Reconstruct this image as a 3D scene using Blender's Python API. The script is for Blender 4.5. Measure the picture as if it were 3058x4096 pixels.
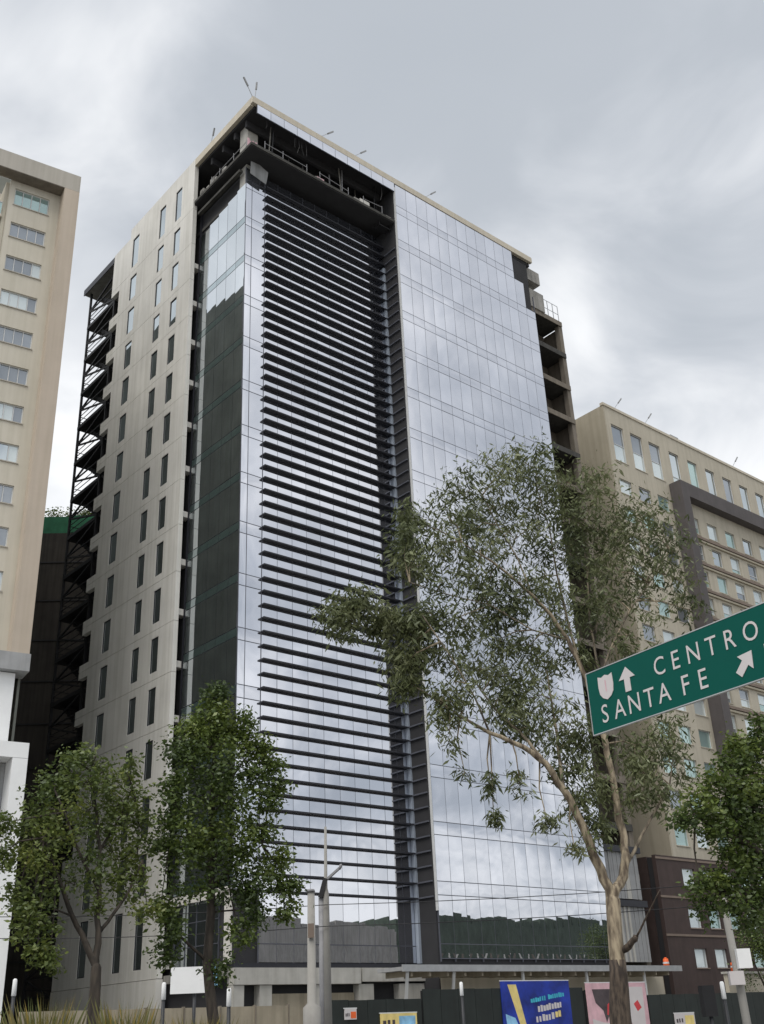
import bpy, math, random
from mathutils import Vector, Matrix

for o in list(bpy.data.objects):
    bpy.data.objects.remove(o)
scene = bpy.context.scene
COL = scene.collection
R = math.radians
random.seed(7)

# ------------------------------------------------------------------ camera
cam_d = bpy.data.cameras.new('camera')
cam = bpy.data.objects.new('camera', cam_d)
COL.objects.link(cam)
scene.camera = cam
cam_d.sensor_fit = 'VERTICAL'
cam_d.sensor_height = 36.0
cam_d.sensor_width = 26.88
cam_d.lens = 37.47
cam_d.clip_end = 4000
PITCH, ROLL = R(26.01), R(-2.628)
fw = Vector((0, math.cos(PITCH), math.sin(PITCH)))
r0 = Vector((1, 0, 0)); u0 = Vector((0, -math.sin(PITCH), math.cos(PITCH)))
rt = math.cos(ROLL) * r0 + math.sin(ROLL) * u0
up = -math.sin(ROLL) * r0 + math.cos(ROLL) * u0
M = Matrix((rt, up, -fw)).transposed().to_4x4()
M.translation = Vector((0, 0, 1.6))
cam.matrix_world = M

# ------------------------------------------------------------------ sky, sun, exposure
SUN_EL, SUN_AZ = R(58), R(205)          # azimuth measured clockwise from +Y
world = bpy.data.worlds.new('World')
scene.world = world
world.use_nodes = True
nt = world.node_tree
nt.nodes.clear()
def wn(t, **k):
    n = nt.nodes.new(t)
    for a, b in k.items():
        setattr(n, a, b)
    return n
def wl(a, b):
    nt.links.new(a, b)
def wmath(op, a, b=None, clamp=False):
    n = wn('ShaderNodeMath', operation=op, use_clamp=clamp)
    for i, v in enumerate((a, b)):
        if v is None:
            continue
        if isinstance(v, (int, float)):
            n.inputs[i].default_value = v
        else:
            wl(v, n.inputs[i])
    return n.outputs[0]
out = wn('ShaderNodeOutputWorld'); bg = wn('ShaderNodeBackground')
sky = wn('ShaderNodeTexSky', sky_type='NISHITA')
sky.sun_disc = False
sky.sun_elevation = SUN_EL
sky.sun_rotation = SUN_AZ
sky.air_density = 1.0
sky.dust_density = 2.0
tc = wn('ShaderNodeTexCoord'); sp = wn('ShaderNodeSeparateXYZ')
wl(tc.outputs['Generated'], sp.inputs[0])
zz = wmath('ADD', wmath('MAXIMUM', sp.outputs[2], 0.0), 0.22)
cb = wn('ShaderNodeCombineXYZ')
wl(wmath('DIVIDE', sp.outputs[0], zz), cb.inputs[0])
wl(wmath('DIVIDE', sp.outputs[1], zz), cb.inputs[1])
def cloud(scale, detail, rough, dist, off):
    mp = wn('ShaderNodeMapping')
    wl(cb.outputs[0], mp.inputs[0])
    mp.inputs['Location'].default_value = off
    n = wn('ShaderNodeTexNoise')
    n.inputs['Scale'].default_value = scale
    n.inputs['Detail'].default_value = detail
    n.inputs['Roughness'].default_value = rough
    n.inputs['Distortion'].default_value = dist
    wl(mp.outputs[0], n.inputs['Vector'])
    return n.outputs[0]
c1 = cloud(1.35, 4.0, 0.48, 0.35, (-15.935, -7.727, 6.631))
c2 = cloud(4.2, 5.0, 0.52, 0.6, (-12.827, 8.532, 5.895))
cs = wmath('ADD', wmath('MULTIPLY', c1, 0.68), wmath('MULTIPLY', c2, 0.32))
ramp = wn('ShaderNodeValToRGB')
ramp.color_ramp.interpolation = 'B_SPLINE'
e = ramp.color_ramp.elements
e[0].position = 0.40; e[0].color = (0.35, 0.375, 0.405, 1)
e[1].position = 0.60; e[1].color = (0.765, 0.768, 0.77, 1)
m1 = e.new(0.47); m1.color = (0.475, 0.495, 0.522, 1)
m2 = e.new(0.53); m2.color = (0.61, 0.622, 0.636, 1)
wl(cs, ramp.inputs[0])
sk = wn('ShaderNodeMix', data_type='RGBA', blend_type='MULTIPLY')
sk.inputs[0].default_value = 1.0
wl(sky.outputs[0], sk.inputs[6]); sk.inputs[7].default_value = (0.1, 0.1, 0.1, 1)
mx = wn('ShaderNodeMix', data_type='RGBA')
mx.inputs[0].default_value = 0.9                      # cloud cover
wl(sk.outputs[2], mx.inputs[6]); wl(ramp.outputs[0], mx.inputs[7])
wl(mx.outputs[2], bg.inputs[0])
bg.inputs[1].default_value = 1.0
wl(bg.outputs[0], out.inputs[0])

sd = bpy.data.lights.new('sun', 'SUN')
sd.energy = 1.5
sd.angle = R(35)
sd.color = (1.0, 0.96, 0.9)
sun = bpy.data.objects.new('sun', sd)
COL.objects.link(sun)
sdir = Vector((math.sin(SUN_AZ) * math.cos(SUN_EL), math.cos(SUN_AZ) * math.cos(SUN_EL), math.sin(SUN_EL)))
sun.rotation_euler = sdir.to_track_quat('Z', 'Y').to_euler()
vs = scene.view_settings
vs.view_transform = 'Standard'; vs.look = 'None'; vs.exposure = 0.6; vs.gamma = 1.0
vs.use_curve_mapping = False
scene.render.resolution_x = 764
scene.render.resolution_y = 1024

# ------------------------------------------------------------------ materials
MATS = {}
def nodemat(name):
    m = bpy.data.materials.new(name); m.use_nodes = True
    t = m.node_tree; t.nodes.clear()
    o = t.nodes.new('ShaderNodeOutputMaterial')
    MATS[name] = m
    return m, t, o
def nd(t, typ, **k):
    n = t.nodes.new(typ)
    for a, b in k.items():
        setattr(n, a, b)
    return n
def plain(name, col, rough=0.7, var=0.18, scale=1.2, bump=0.0, metal=0.0, streak=0.0, spec=0.4):
    """procedural surface: base colour with two octaves of blotches, optional rain streaks and grain"""
    m, t, o = nodemat(name)
    p = nd(t, 'ShaderNodeBsdfPrincipled')
    p.inputs['Roughness'].default_value = rough
    p.inputs['Metallic'].default_value = metal
    p.inputs['Specular IOR Level'].default_value = spec
    tcn = nd(t, 'ShaderNodeTexCoord')
    n1 = nd(t, 'ShaderNodeTexNoise')
    n1.inputs['Scale'].default_value = scale
    n1.inputs['Detail'].default_value = 6
    n1.inputs['Roughness'].default_value = 0.6
    t.links.new(tcn.outputs['Object'], n1.inputs['Vector'])
    rp = nd(t, 'ShaderNodeValToRGB')
    rp.color_ramp.elements[0].position = 0.3; rp.color_ramp.elements[1].position = 0.72
    a = [max(0, c * (1 - var)) for c in col] + [1]
    b = [min(1, c * (1 + var)) for c in col] + [1]
    rp.color_ramp.elements[0].color = a; rp.color_ramp.elements[1].color = b
    t.links.new(n1.outputs[0], rp.inputs[0])
    colout = rp.outputs[0]
    if streak:
        mp = nd(t, 'ShaderNodeMapping')
        mp.inputs['Scale'].default_value = (2.3, 2.3, 0.09)
        t.links.new(tcn.outputs['Object'], mp.inputs[0])
        n2 = nd(t, 'ShaderNodeTexNoise'); n2.inputs['Scale'].default_value = 1.3; n2.inputs['Detail'].default_value = 7
        t.links.new(mp.outputs[0], n2.inputs['Vector'])
        r2 = nd(t, 'ShaderNodeValToRGB')
        r2.color_ramp.elements[0].position = 0.36; r2.color_ramp.elements[1].position = 0.6
        g = 1 - streak
        r2.color_ramp.elements[0].color = (g, g, g * 0.98, 1); r2.color_ramp.elements[1].color = (1, 1, 1, 1)
        t.links.new(n2.outputs[0], r2.inputs[0])
        mm = nd(t, 'ShaderNodeMix', data_type='RGBA', blend_type='MULTIPLY'); mm.inputs[0].default_value = 1
        t.links.new(colout, mm.inputs[6]); t.links.new(r2.outputs[0], mm.inputs[7])
        colout = mm.outputs[2]
    t.links.new(colout, p.inputs['Base Color'])
    if bump:
        n3 = nd(t, 'ShaderNodeTexNoise'); n3.inputs['Scale'].default_value = 30; n3.inputs['Detail'].default_value = 5
        t.links.new(tcn.outputs['Object'], n3.inputs['Vector'])
        bp = nd(t, 'ShaderNodeBump'); bp.inputs['Strength'].default_value = bump; bp.inputs['Distance'].default_value = 0.02
        t.links.new(n3.outputs[0], bp.inputs['Height']); t.links.new(bp.outputs[0], p.inputs['Normal'])
    t.links.new(p.outputs[0], o.inputs[0])
    return m
def mirror_glass(name, tint, refl, body, rough=0.01, dust=0.0):
    """opaque coated glazing: a mirror-like coat over a dark body, stronger at grazing angles"""
    m, t, o = nodemat(name)
    d = nd(t, 'ShaderNodeBsdfDiffuse'); g = nd(t, 'ShaderNodeBsdfGlossy'); mxs = nd(t, 'ShaderNodeMixShader')
    d.inputs[0].default_value = (*body, 1); g.inputs[0].default_value = (*tint, 1); g.inputs['Roughness'].default_value = rough
    lw = nd(t, 'ShaderNodeFresnel'); lw.inputs[0].default_value = 1.5
    ma = nd(t, 'ShaderNodeMath', operation='MULTIPLY_ADD', use_clamp=True)
    t.links.new(lw.outputs[0], ma.inputs[0]); ma.inputs[1].default_value = 1 - refl; ma.inputs[2].default_value = refl
    # each pane differs a little in coating
    oi = nd(t, 'ShaderNodeObjectInfo')
    mb = nd(t, 'ShaderNodeMath', operation='MULTIPLY_ADD'); t.links.new(oi.outputs['Random'], mb.inputs[0]); mb.inputs[1].default_value = 0.10; mb.inputs[2].default_value = -0.05
    mc = nd(t, 'ShaderNodeMath', operation='ADD', use_clamp=True); t.links.new(ma.outputs[0], mc.inputs[0]); t.links.new(mb.outputs[0], mc.inputs[1])
    t.links.new(mc.outputs[0], mxs.inputs[0]); t.links.new(d.outputs[0], mxs.inputs[1]); t.links.new(g.outputs[0], mxs.inputs[2])
    t.links.new(mxs.outputs[0], o.inputs[0])
    return m
def leaf_mat(name, cols, trans=0.35):
    m, t, o = nodemat(name)
    at = nd(t, 'ShaderNodeAttribute', attribute_name='tint')
    rp = nd(t, 'ShaderNodeValToRGB')
    els = rp.color_ramp.elements
    els[0].position = 0; els[0].color = (*cols[0], 1)
    els[1].position = 1; els[1].color = (*cols[-1], 1)
    for i, c in enumerate(cols[1:-1]):
        x = els.new((i + 1) / (len(cols) - 1)); x.color = (*c, 1)
    t.links.new(at.outputs['Fac'], rp.inputs[0])
    d = nd(t, 'ShaderNodeBsdfDiffuse'); tr = nd(t, 'ShaderNodeBsdfTranslucent'); gl = nd(t, 'ShaderNodeBsdfGlossy')
    gl.inputs['Roughness'].default_value = 0.45; gl.inputs[0].default_value = (0.7, 0.75, 0.7, 1)
    a = nd(t, 'ShaderNodeMixShader'); a.inputs[0].default_value = trans
    b = nd(t, 'ShaderNodeMixShader'); b.inputs[0].default_value = 0.05
    t.links.new(rp.outputs[0], d.inputs[0]); t.links.new(rp.outputs[0], tr.inputs[0])
    t.links.new(d.outputs[0], a.inputs[1]); t.links.new(tr.outputs[0], a.inputs[2])
    t.links.new(a.outputs[0], b.inputs[1]); t.links.new(gl.outputs[0], b.inputs[2])
    t.links.new(b.outputs[0], o.inputs[0])
    return m
def bark_mat(name, c0, c1, scale):
    m, t, o = nodemat(name)
    p = nd(t, 'ShaderNodeBsdfPrincipled'); p.inputs['Roughness'].default_value = 0.85
    tcn = nd(t, 'ShaderNodeTexCoord'); mp = nd(t, 'ShaderNodeMapping'); mp.inputs['Scale'].default_value = (3, 3, 0.8)
    n = nd(t, 'ShaderNodeTexNoise'); n.inputs['Scale'].default_value = scale; n.inputs['Detail'].default_value = 6
    rp = nd(t, 'ShaderNodeValToRGB'); rp.color_ramp.elements[0].position = 0.38; rp.color_ramp.elements[1].position = 0.62
    rp.color_ramp.elements[0].color = (*c0, 1); rp.color_ramp.elements[1].color = (*c1, 1)
    bp = nd(t, 'ShaderNodeBump'); bp.inputs['Strength'].default_value = 0.5; bp.inputs['Distance'].default_value = 0.03
    t.links.new(tcn.outputs['Object'], mp.inputs[0]); t.links.new(mp.outputs[0], n.inputs['Vector'])
    t.links.new(n.outputs[0], rp.inputs[0]); t.links.new(rp.outputs[0], p.inputs['Base Color'])
    t.links.new(n.outputs[0], bp.inputs['Height']); t.links.new(bp.outputs[0], p.inputs['Normal'])
    t.links.new(p.outputs[0], o.inputs[0])
    return m

plain('asphalt', (0.05, 0.05, 0.052), 0.9, 0.25, 0.6, 0.4)
plain('paving', (0.26, 0.25, 0.23), 0.85, 0.18, 0.8, 0.3)
plain('kerb_stone', (0.36, 0.35, 0.33), 0.85, 0.15, 2.0, 0.3)
plain('soil', (0.10, 0.085, 0.06), 0.95, 0.3, 1.5, 0.5)
plain('precast', (0.67, 0.655, 0.615), 0.8, 0.09, 0.35, 0.15, streak=0.12)
plain('parapet_cream', (0.55, 0.50, 0.41), 0.8, 0.08, 0.5, 0.1, streak=0.08)
plain('raw_concrete', (0.30, 0.29, 0.27), 0.9, 0.25, 0.7, 0.4, streak=0.25)
plain('light_concrete', (0.42, 0.41, 0.38), 0.85, 0.15, 0.8, 0.3, streak=0.15)
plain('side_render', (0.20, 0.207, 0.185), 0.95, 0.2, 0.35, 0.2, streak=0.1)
plain('dark_concrete', (0.065, 0.063, 0.058), 0.9, 0.3, 0.7, 0.3, streak=0.25)  # taken below real concrete tone to hold shade on the open floors
plain('reflected_green', (0.075, 0.10, 0.075), 0.9, 0.3, 0.4, streak=0.2)
plain('reflected_grey', (0.36, 0.35, 0.33), 0.9, 0.15, 0.4, streak=0.2)
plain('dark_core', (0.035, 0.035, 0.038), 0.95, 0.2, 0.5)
plain('charcoal_fin', (0.022, 0.023, 0.03), 0.5, 0.12, 3.0)
plain('mullion_grey', (0.085, 0.09, 0.11), 0.45, 0.08, 2.0, spec=0.5)
plain('post_bluegrey', (0.30, 0.34, 0.40), 0.5, 0.08, 2.0)
plain('slab_white', (0.62, 0.60, 0.56), 0.85, 0.1, 2.0)
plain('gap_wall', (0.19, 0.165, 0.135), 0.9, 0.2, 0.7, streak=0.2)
plain('steel_black', (0.018, 0.018, 0.02), 0.6, 0.2, 3.0)
plain('steel_grey', (0.25, 0.25, 0.26), 0.55, 0.15, 3.0)
plain('panel_grey', (0.30, 0.305, 0.31), 0.7, 0.2, 0.8, streak=0.3)
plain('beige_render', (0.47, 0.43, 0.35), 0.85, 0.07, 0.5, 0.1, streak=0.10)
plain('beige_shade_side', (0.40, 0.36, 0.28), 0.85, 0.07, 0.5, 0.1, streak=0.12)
plain('brown_frame', (0.09, 0.08, 0.08), 0.7, 0.12, 0.8, streak=0.1)
plain('brown_band', (0.20, 0.155, 0.125), 0.75, 0.12, 1.0)
plain('brown_podium', (0.060, 0.040, 0.036), 0.7, 0.15, 1.2, streak=0.15)
plain('cream_render', (0.57, 0.535, 0.455), 0.85, 0.06, 0.4, 0.1, streak=0.09)
plain('tan_fin', (0.49, 0.42, 0.345), 0.85, 0.06, 0.4, 0.1, streak=0.08)
plain('frame_beam', (0.43, 0.405, 0.36), 0.85, 0.06, 0.4, 0.1, streak=0.1)
plain('white_paint', (0.80, 0.81, 0.81), 0.6, 0.05, 1.0)
plain('ledge_grey', (0.33, 0.335, 0.34), 0.8, 0.12, 1.0, streak=0.15)
plain('shaded_render', (0.050, 0.044, 0.038), 0.95, 0.3, 0.35, 0.2, streak=0.3)  # shade between the buildings put into the base colour
plain('netting_green', (0.018, 0.12, 0.06), 0.85, 0.25, 1.5)
plain('alu_white', (0.60, 0.61, 0.61), 0.4, 0.05, 2.0)
plain('curtain', (0.66, 0.68, 0.66), 0.9, 0.12, 2.0)
plain('hoarding_dark', (0.016, 0.022, 0.020), 0.6, 0.25, 1.0, streak=0.2)
plain('hoarding_beige', (0.33, 0.29, 0.22), 0.85, 0.15, 0.9, streak=0.2)
plain('pole_concrete', (0.33, 0.32, 0.30), 0.85, 0.15, 1.5, 0.2, streak=0.15)
plain('post_dark', (0.03, 0.032, 0.036), 0.5, 0.15, 3.0)
plain('sign_green', (0.0015, 0.080, 0.062), 0.6, 0.05, 1.2, spec=0.12)
plain('sign_white', (0.56, 0.53, 0.53), 0.5, 0.04, 2.0)
plain('galvanised', (0.42, 0.43, 0.44), 0.45, 0.12, 2.5, metal=0.4)
plain('orange_plastic', (0.75, 0.13, 0.03), 0.6, 0.1, 2.0)
plain('red_print', (0.55, 0.05, 0.06), 0.6, 0.1, 2.0)
plain('pink_print', (0.60, 0.38, 0.42), 0.6, 0.25, 1.2)
plain('dark_print', (0.07, 0.055, 0.06), 0.6, 0.4, 2.0)
plain('blue_print', (0.012, 0.035, 0.30), 0.5, 0.7, 0.6)
plain('cyan_print', (0.05, 0.42, 0.55), 0.5, 0.2, 2.0)
plain('yellow_print', (0.72, 0.58, 0.22), 0.5, 0.2, 2.0)
plain('paleblue_print', (0.25, 0.5, 0.75), 0.5, 0.4, 1.5)
mirror_glass('glass_bay', (0.86, 0.875, 0.93), 0.78, (0.05, 0.055, 0.065))
mirror_glass('glass_spandrel', (0.84, 0.855, 0.91), 0.765, (0.045, 0.05, 0.06))
mirror_glass('glass_louver', (0.86, 0.875, 0.93), 0.77, (0.03, 0.035, 0.045))
mirror_glass('glass_left', (0.82, 0.87, 0.91), 0.74, (0.022, 0.028, 0.027))
mirror_glass('glass_left_spandrel', (0.70, 0.79, 0.83), 0.56, (0.045, 0.075, 0.07))
mirror_glass('glass_return', (0.60, 0.70, 0.82), 0.42, (0.032, 0.045, 0.068))
mirror_glass('glass_window', (0.75, 0.82, 0.85), 0.62, (0.012, 0.014, 0.016))
mirror_glass('glass_curtained', (0.78, 0.86, 0.88), 0.30, (0.55, 0.60, 0.60))
mirror_glass('glass_grey', (0.70, 0.75, 0.80), 0.28, (0.16, 0.175, 0.19))
mirror_glass('glass_teal', (0.68, 0.84, 0.82), 0.35, (0.28, 0.39, 0.375))
leaf_mat('leaf_eucalyptus', [(0.05, 0.064, 0.024), (0.10, 0.118, 0.048), (0.165, 0.182, 0.085), (0.25, 0.262, 0.145)], 0.25)
leaf_mat('leaf_yellowgreen', [(0.045, 0.07, 0.02), (0.095, 0.13, 0.032), (0.155, 0.19, 0.045), (0.26, 0.27, 0.07)], 0.35)
leaf_mat('leaf_deepgreen', [(0.036, 0.058, 0.016), (0.072, 0.108, 0.025), (0.125, 0.168, 0.036), (0.205, 0.24, 0.052)], 0.3)
leaf_mat('leaf_dry', [(0.10, 0.09, 0.03), (0.22, 0.18, 0.06), (0.10, 0.14, 0.04), (0.38, 0.26, 0.05)], 0.3)
bark_mat('bark_eucalyptus', (0.10, 0.075, 0.052), (0.38, 0.315, 0.22), 3.2)
bark_mat('bark_limb', (0.07, 0.056, 0.042), (0.27, 0.225, 0.16), 2.5)
bark_mat('bark_dark', (0.022, 0.018, 0.014), (0.065, 0.052, 0.040), 3.0)
bark_mat('bark_stub', (0.03, 0.022, 0.017), (0.10, 0.075, 0.055), 5.0)

# ------------------------------------------------------------------ mesh helpers
class MB:
    def __init__(self):
        self.v = []; self.f = []
    def box(self, x0, x1, y0, y1, z0, z1):
        b = len(self.v)
        self.v += [(x0, y0, z0), (x1, y0, z0), (x1, y1, z0), (x0, y1, z0), (x0, y0, z1), (x1, y0, z1), (x1, y1, z1), (x0, y1, z1)]
        self.f += [tuple(b + i for i in q) for q in ((0, 3, 2, 1), (4, 5, 6, 7), (0, 1, 5, 4), (1, 2, 6, 5), (2, 3, 7, 6), (3, 0, 4, 7))]
        return self
    def bar(self, a, b, w, h=None):
        """square bar from a to b"""
        h = h or w
        a = Vector(a); b = Vector(b); d = (b - a).normalized()
        ref = Vector((0, 0, 1)) if abs(d.z) < 0.95 else Vector((1, 0, 0))
        s = d.cross(ref).normalized() * w / 2; t = d.cross(s).normalized() * h / 2
        k = len(self.v)
        for p in (a, b):
            self.v += [tuple(p + s + t), tuple(p - s + t), tuple(p - s - t), tuple(p + s - t)]
        self.f += [tuple(k + i for i in q) for q in ((0, 1, 2, 3), (7, 6, 5, 4), (0, 4, 5, 1), (1, 5, 6, 2), (2, 6, 7, 3), (3, 7, 4, 0))]
        return self
    def tube(self, pts, n=8, cap=True, wob=0.0):
        """pts: (x, y, z, r)"""
        k = len(self.v); P = [Vector(p[:3]) for p in pts]
        for i, p in enumerate(P):
            d = (P[min(i + 1, len(P) - 1)] - P[max(i - 1, 0)]).normalized()
            ref = Vector((1, 0, 0)) if abs(d.x) < 0.9 else Vector((0, 1, 0))
            s = d.cross(ref).normalized(); t = d.cross(s)
            for j in range(n):
                a = 2 * math.pi * j / n
                r = pts[i][3] * (1 + random.uniform(-wob, wob))
                self.v.append(tuple(p + (s * math.cos(a) + t * math.sin(a)) * r))
        for i in range(len(P) - 1):
            for j in range(n):
                a = k + i * n + j; b = k + i * n + (j + 1) % n
                self.f.append((a, b, b + n, a + n))
        if cap:
            self.f.append(tuple(k + j for j in range(n))[::-1])
            self.f.append(tuple(k + (len(P) - 1) * n + j for j in range(n)))
        return self
    def poly(self, pts, y0, y1):
        """prism of an (x, z) outline between y0 and y1"""
        k = len(self.v); n = len(pts)
        self.v += [(x, y0, z) for x, z in pts] + [(x, y1, z) for x, z in pts]
        self.f.append(tuple(range(k, k + n))); self.f.append(tuple(range(k + 2 * n - 1, k + n - 1, -1)))
        for i in range(n):
            j = (i + 1) % n
            self.f.append((k + i, k + n + i, k + n + j, k + j))
        return self
    def mesh(self, name, mat, smooth=False):
        me = bpy.data.meshes.new(name)
        me.from_pydata(self.v, [], self.f)
        import bmesh
        bm = bmesh.new(); bm.from_mesh(me); bmesh.ops.recalc_face_normals(bm, faces=bm.faces); bm.to_mesh(me); bm.free()
        if mat:
            me.materials.append(MATS[mat])
        if smooth:
            for p in me.polygons:
                p.use_smooth = True
        return me
    def build(self, name, mat, parent=None, smooth=False, loc=None):
        return link(name, self.mesh(name, mat, smooth), parent, loc)
def link(name, me, parent=None, loc=None, rot=None):
    o = bpy.data.objects.new(name, me)
    COL.objects.link(o)
    if parent is not None:
        o.parent = parent
    if loc is not None:
        o.location = loc
    if rot is not None:
        o.rotation_euler = rot
    return o
def tag(o, label=None, cat=None, group=None, kind=None):
    if label: o['label'] = label
    if cat: o['category'] = cat
    if group: o['group'] = group
    if kind: o['kind'] = kind
    return o
def thing(name, label, cat, loc=(0, 0, 0), rz=0.0, group=None):
    o = bpy.data.objects.new(name, None); COL.objects.link(o)
    o.location = loc; o.rotation_euler = (0, 0, rz); o.empty_display_size = 0.5
    return tag(o, label, cat, group)
def box(name, mat, parent, *a):
    return MB().box(*a).build(name, mat, parent)
PANES = {}
def pane_mesh(w, h, mat, bulge):
    """glass pane in the xz plane facing -y, gently pillowed as real double glazing is"""
    key = (round(w, 3), round(h, 3), mat, bulge)
    if key in PANES:
        return PANES[key]
    nx, nz = 3, 4
    v = []; f = []
    for j in range(nz + 1):
        for i in range(nx + 1):
            a = 2 * i / nx - 1; b = 2 * j / nz - 1
            v.append((a * w / 2, -bulge * (1 - a * a) * (1 - b * b), b * h / 2))
    for j in range(nz):
        for i in range(nx):
            a = j * (nx + 1) + i
            f.append((a, a + 1, a + nx + 2, a + nx + 1))
    k = len(v)                                       # edge thickness behind
    ring = [0, nx, (nx + 1) * (nz + 1) - 1, (nx + 1) * nz]
    for r in ring:
        x, y, z = v[r]; v.append((x, 0.024, z))
    f.append((k + 3, k + 2, k + 1, k))
    me = bpy.data.meshes.new('pane')
    me.from_pydata(v, [], f)
    me.materials.append(MATS[mat])
    for p in me.polygons:
        p.use_smooth = True
    PANES[key] = me
    return me
def pane(name, parent, cx, cy, cz, w, h, mat, facing='front', bulge=0.004, tilt=0.0016):
    rz = 0.0 if facing == 'front' else -math.pi / 2
    rot = (random.gauss(0, tilt), 0.0, rz + random.gauss(0, tilt))
    return link(name, pane_mesh(w, h, mat, bulge), parent, (cx, cy, cz), rot)

# ------------------------------------------------------------------ tree skeletons (world metres) and leaf clumps (centre, radius, half height, density)
EUC_LIMBS = [
  [ (4.35, 24.0, 1.72, 0.3), (4.43, 24.0, 2.46, 0.27), (4.46, 24.0, 3.18, 0.25), (4.51, 24.0, 3.92, 0.24) ],
  [ (4.51, 24.0, 3.92, 0.19), (4.34, 24.0, 4.54, 0.17), (4.04, 23.8, 5.4, 0.15), (3.67, 23.6, 6.18, 0.125), (3.33, 23.4, 6.72, 0.105), (2.82, 23.2, 7.06, 0.09), (2.12, 23.0, 7.37, 0.07), (1.64, 22.8, 7.61, 0.05), (1.22, 22.6, 7.85, 0.03) ],
  [ (3.33, 23.4, 6.72, 0.07), (3.0, 23.6, 7.31, 0.06), (2.47, 23.9, 7.98, 0.045), (2.13, 24.1, 8.59, 0.03), (1.78, 24.2, 9.3, 0.02) ],
  [ (3.67, 23.6, 6.18, 0.07), (3.76, 24.2, 7.2, 0.06), (3.8, 24.6, 8.17, 0.045), (3.79, 24.8, 9.15, 0.03) ],
  [ (2.12, 23.0, 7.37, 0.04), (1.83, 22.6, 8.05, 0.03), (1.33, 22.2, 8.9, 0.025), (0.78, 22.0, 9.78, 0.02) ],
  [ (4.51, 24.0, 3.92, 0.17), (4.8, 24.1, 4.43, 0.16), (4.96, 24.2, 4.85, 0.15), (4.96, 24.3, 5.39, 0.14), (4.96, 24.4, 6.17, 0.13), (4.94, 24.5, 6.93, 0.12), (4.89, 24.6, 7.65, 0.11), (4.77, 24.6, 8.43, 0.1), (4.6, 24.6, 9.17, 0.09), (4.34, 24.5, 9.9, 0.08), (3.96, 24.3, 10.48, 0.07), (3.54, 24.1, 10.94, 0.06), (3.07, 23.9, 11.34, 0.05), (2.55, 23.7, 11.74, 0.04), (1.9, 23.5, 12.15, 0.025) ],
  [ (4.6, 24.6, 9.17, 0.06), (4.46, 25.0, 10.59, 0.05), (4.4, 25.3, 11.92, 0.04), (4.39, 25.5, 13.29, 0.03), (4.2, 25.6, 14.54, 0.02) ],
  [ (4.89, 24.6, 7.65, 0.06), (5.12, 25.2, 9.21, 0.05), (5.14, 25.6, 10.78, 0.045), (5.27, 25.8, 12.09, 0.035), (5.36, 26.0, 13.62, 0.025) ],
  [ (4.77, 24.6, 8.43, 0.05), (5.38, 24.9, 9.73, 0.04), (6.09, 25.2, 10.85, 0.035), (6.75, 25.4, 11.64, 0.03), (7.43, 25.5, 12.56, 0.02) ],
  [ (3.54, 24.1, 10.94, 0.04), (3.31, 24.4, 12.08, 0.03), (2.92, 24.6, 13.09, 0.025), (2.62, 24.7, 14.01, 0.02) ],
  [ (4.34, 24.5, 9.9, 0.04), (3.43, 24.0, 10.02, 0.03), (2.42, 23.4, 10.47, 0.025), (1.48, 23.0, 10.61, 0.02), (0.56, 22.6, 10.81, 0.015) ],
  [ (4.8, 24.1, 4.43, 0.07), (5.18, 24.3, 4.96, 0.06), (5.75, 24.6, 5.73, 0.045), (6.29, 24.8, 6.42, 0.03), (6.61, 25.0, 7.37, 0.02) ],
  [ (2.42, 23.4, 10.47, 0.022), (1.31, 22.9, 9.91, 0.02), (0.29, 22.5, 9.87, 0.016), (-0.7, 22.2, 10.05, 0.01) ],
  [ (4.56, 23.95, 2.93, 0.12), (4.73, 23.8, 3.06, 0.11), (4.83, 23.7, 3.17, 0.1) ],
  [ (4.81, 23.75, 3.1, 0.04), (5.13, 23.4, 3.64, 0.03), (5.35, 23.2, 4.0, 0.015) ],
]
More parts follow.
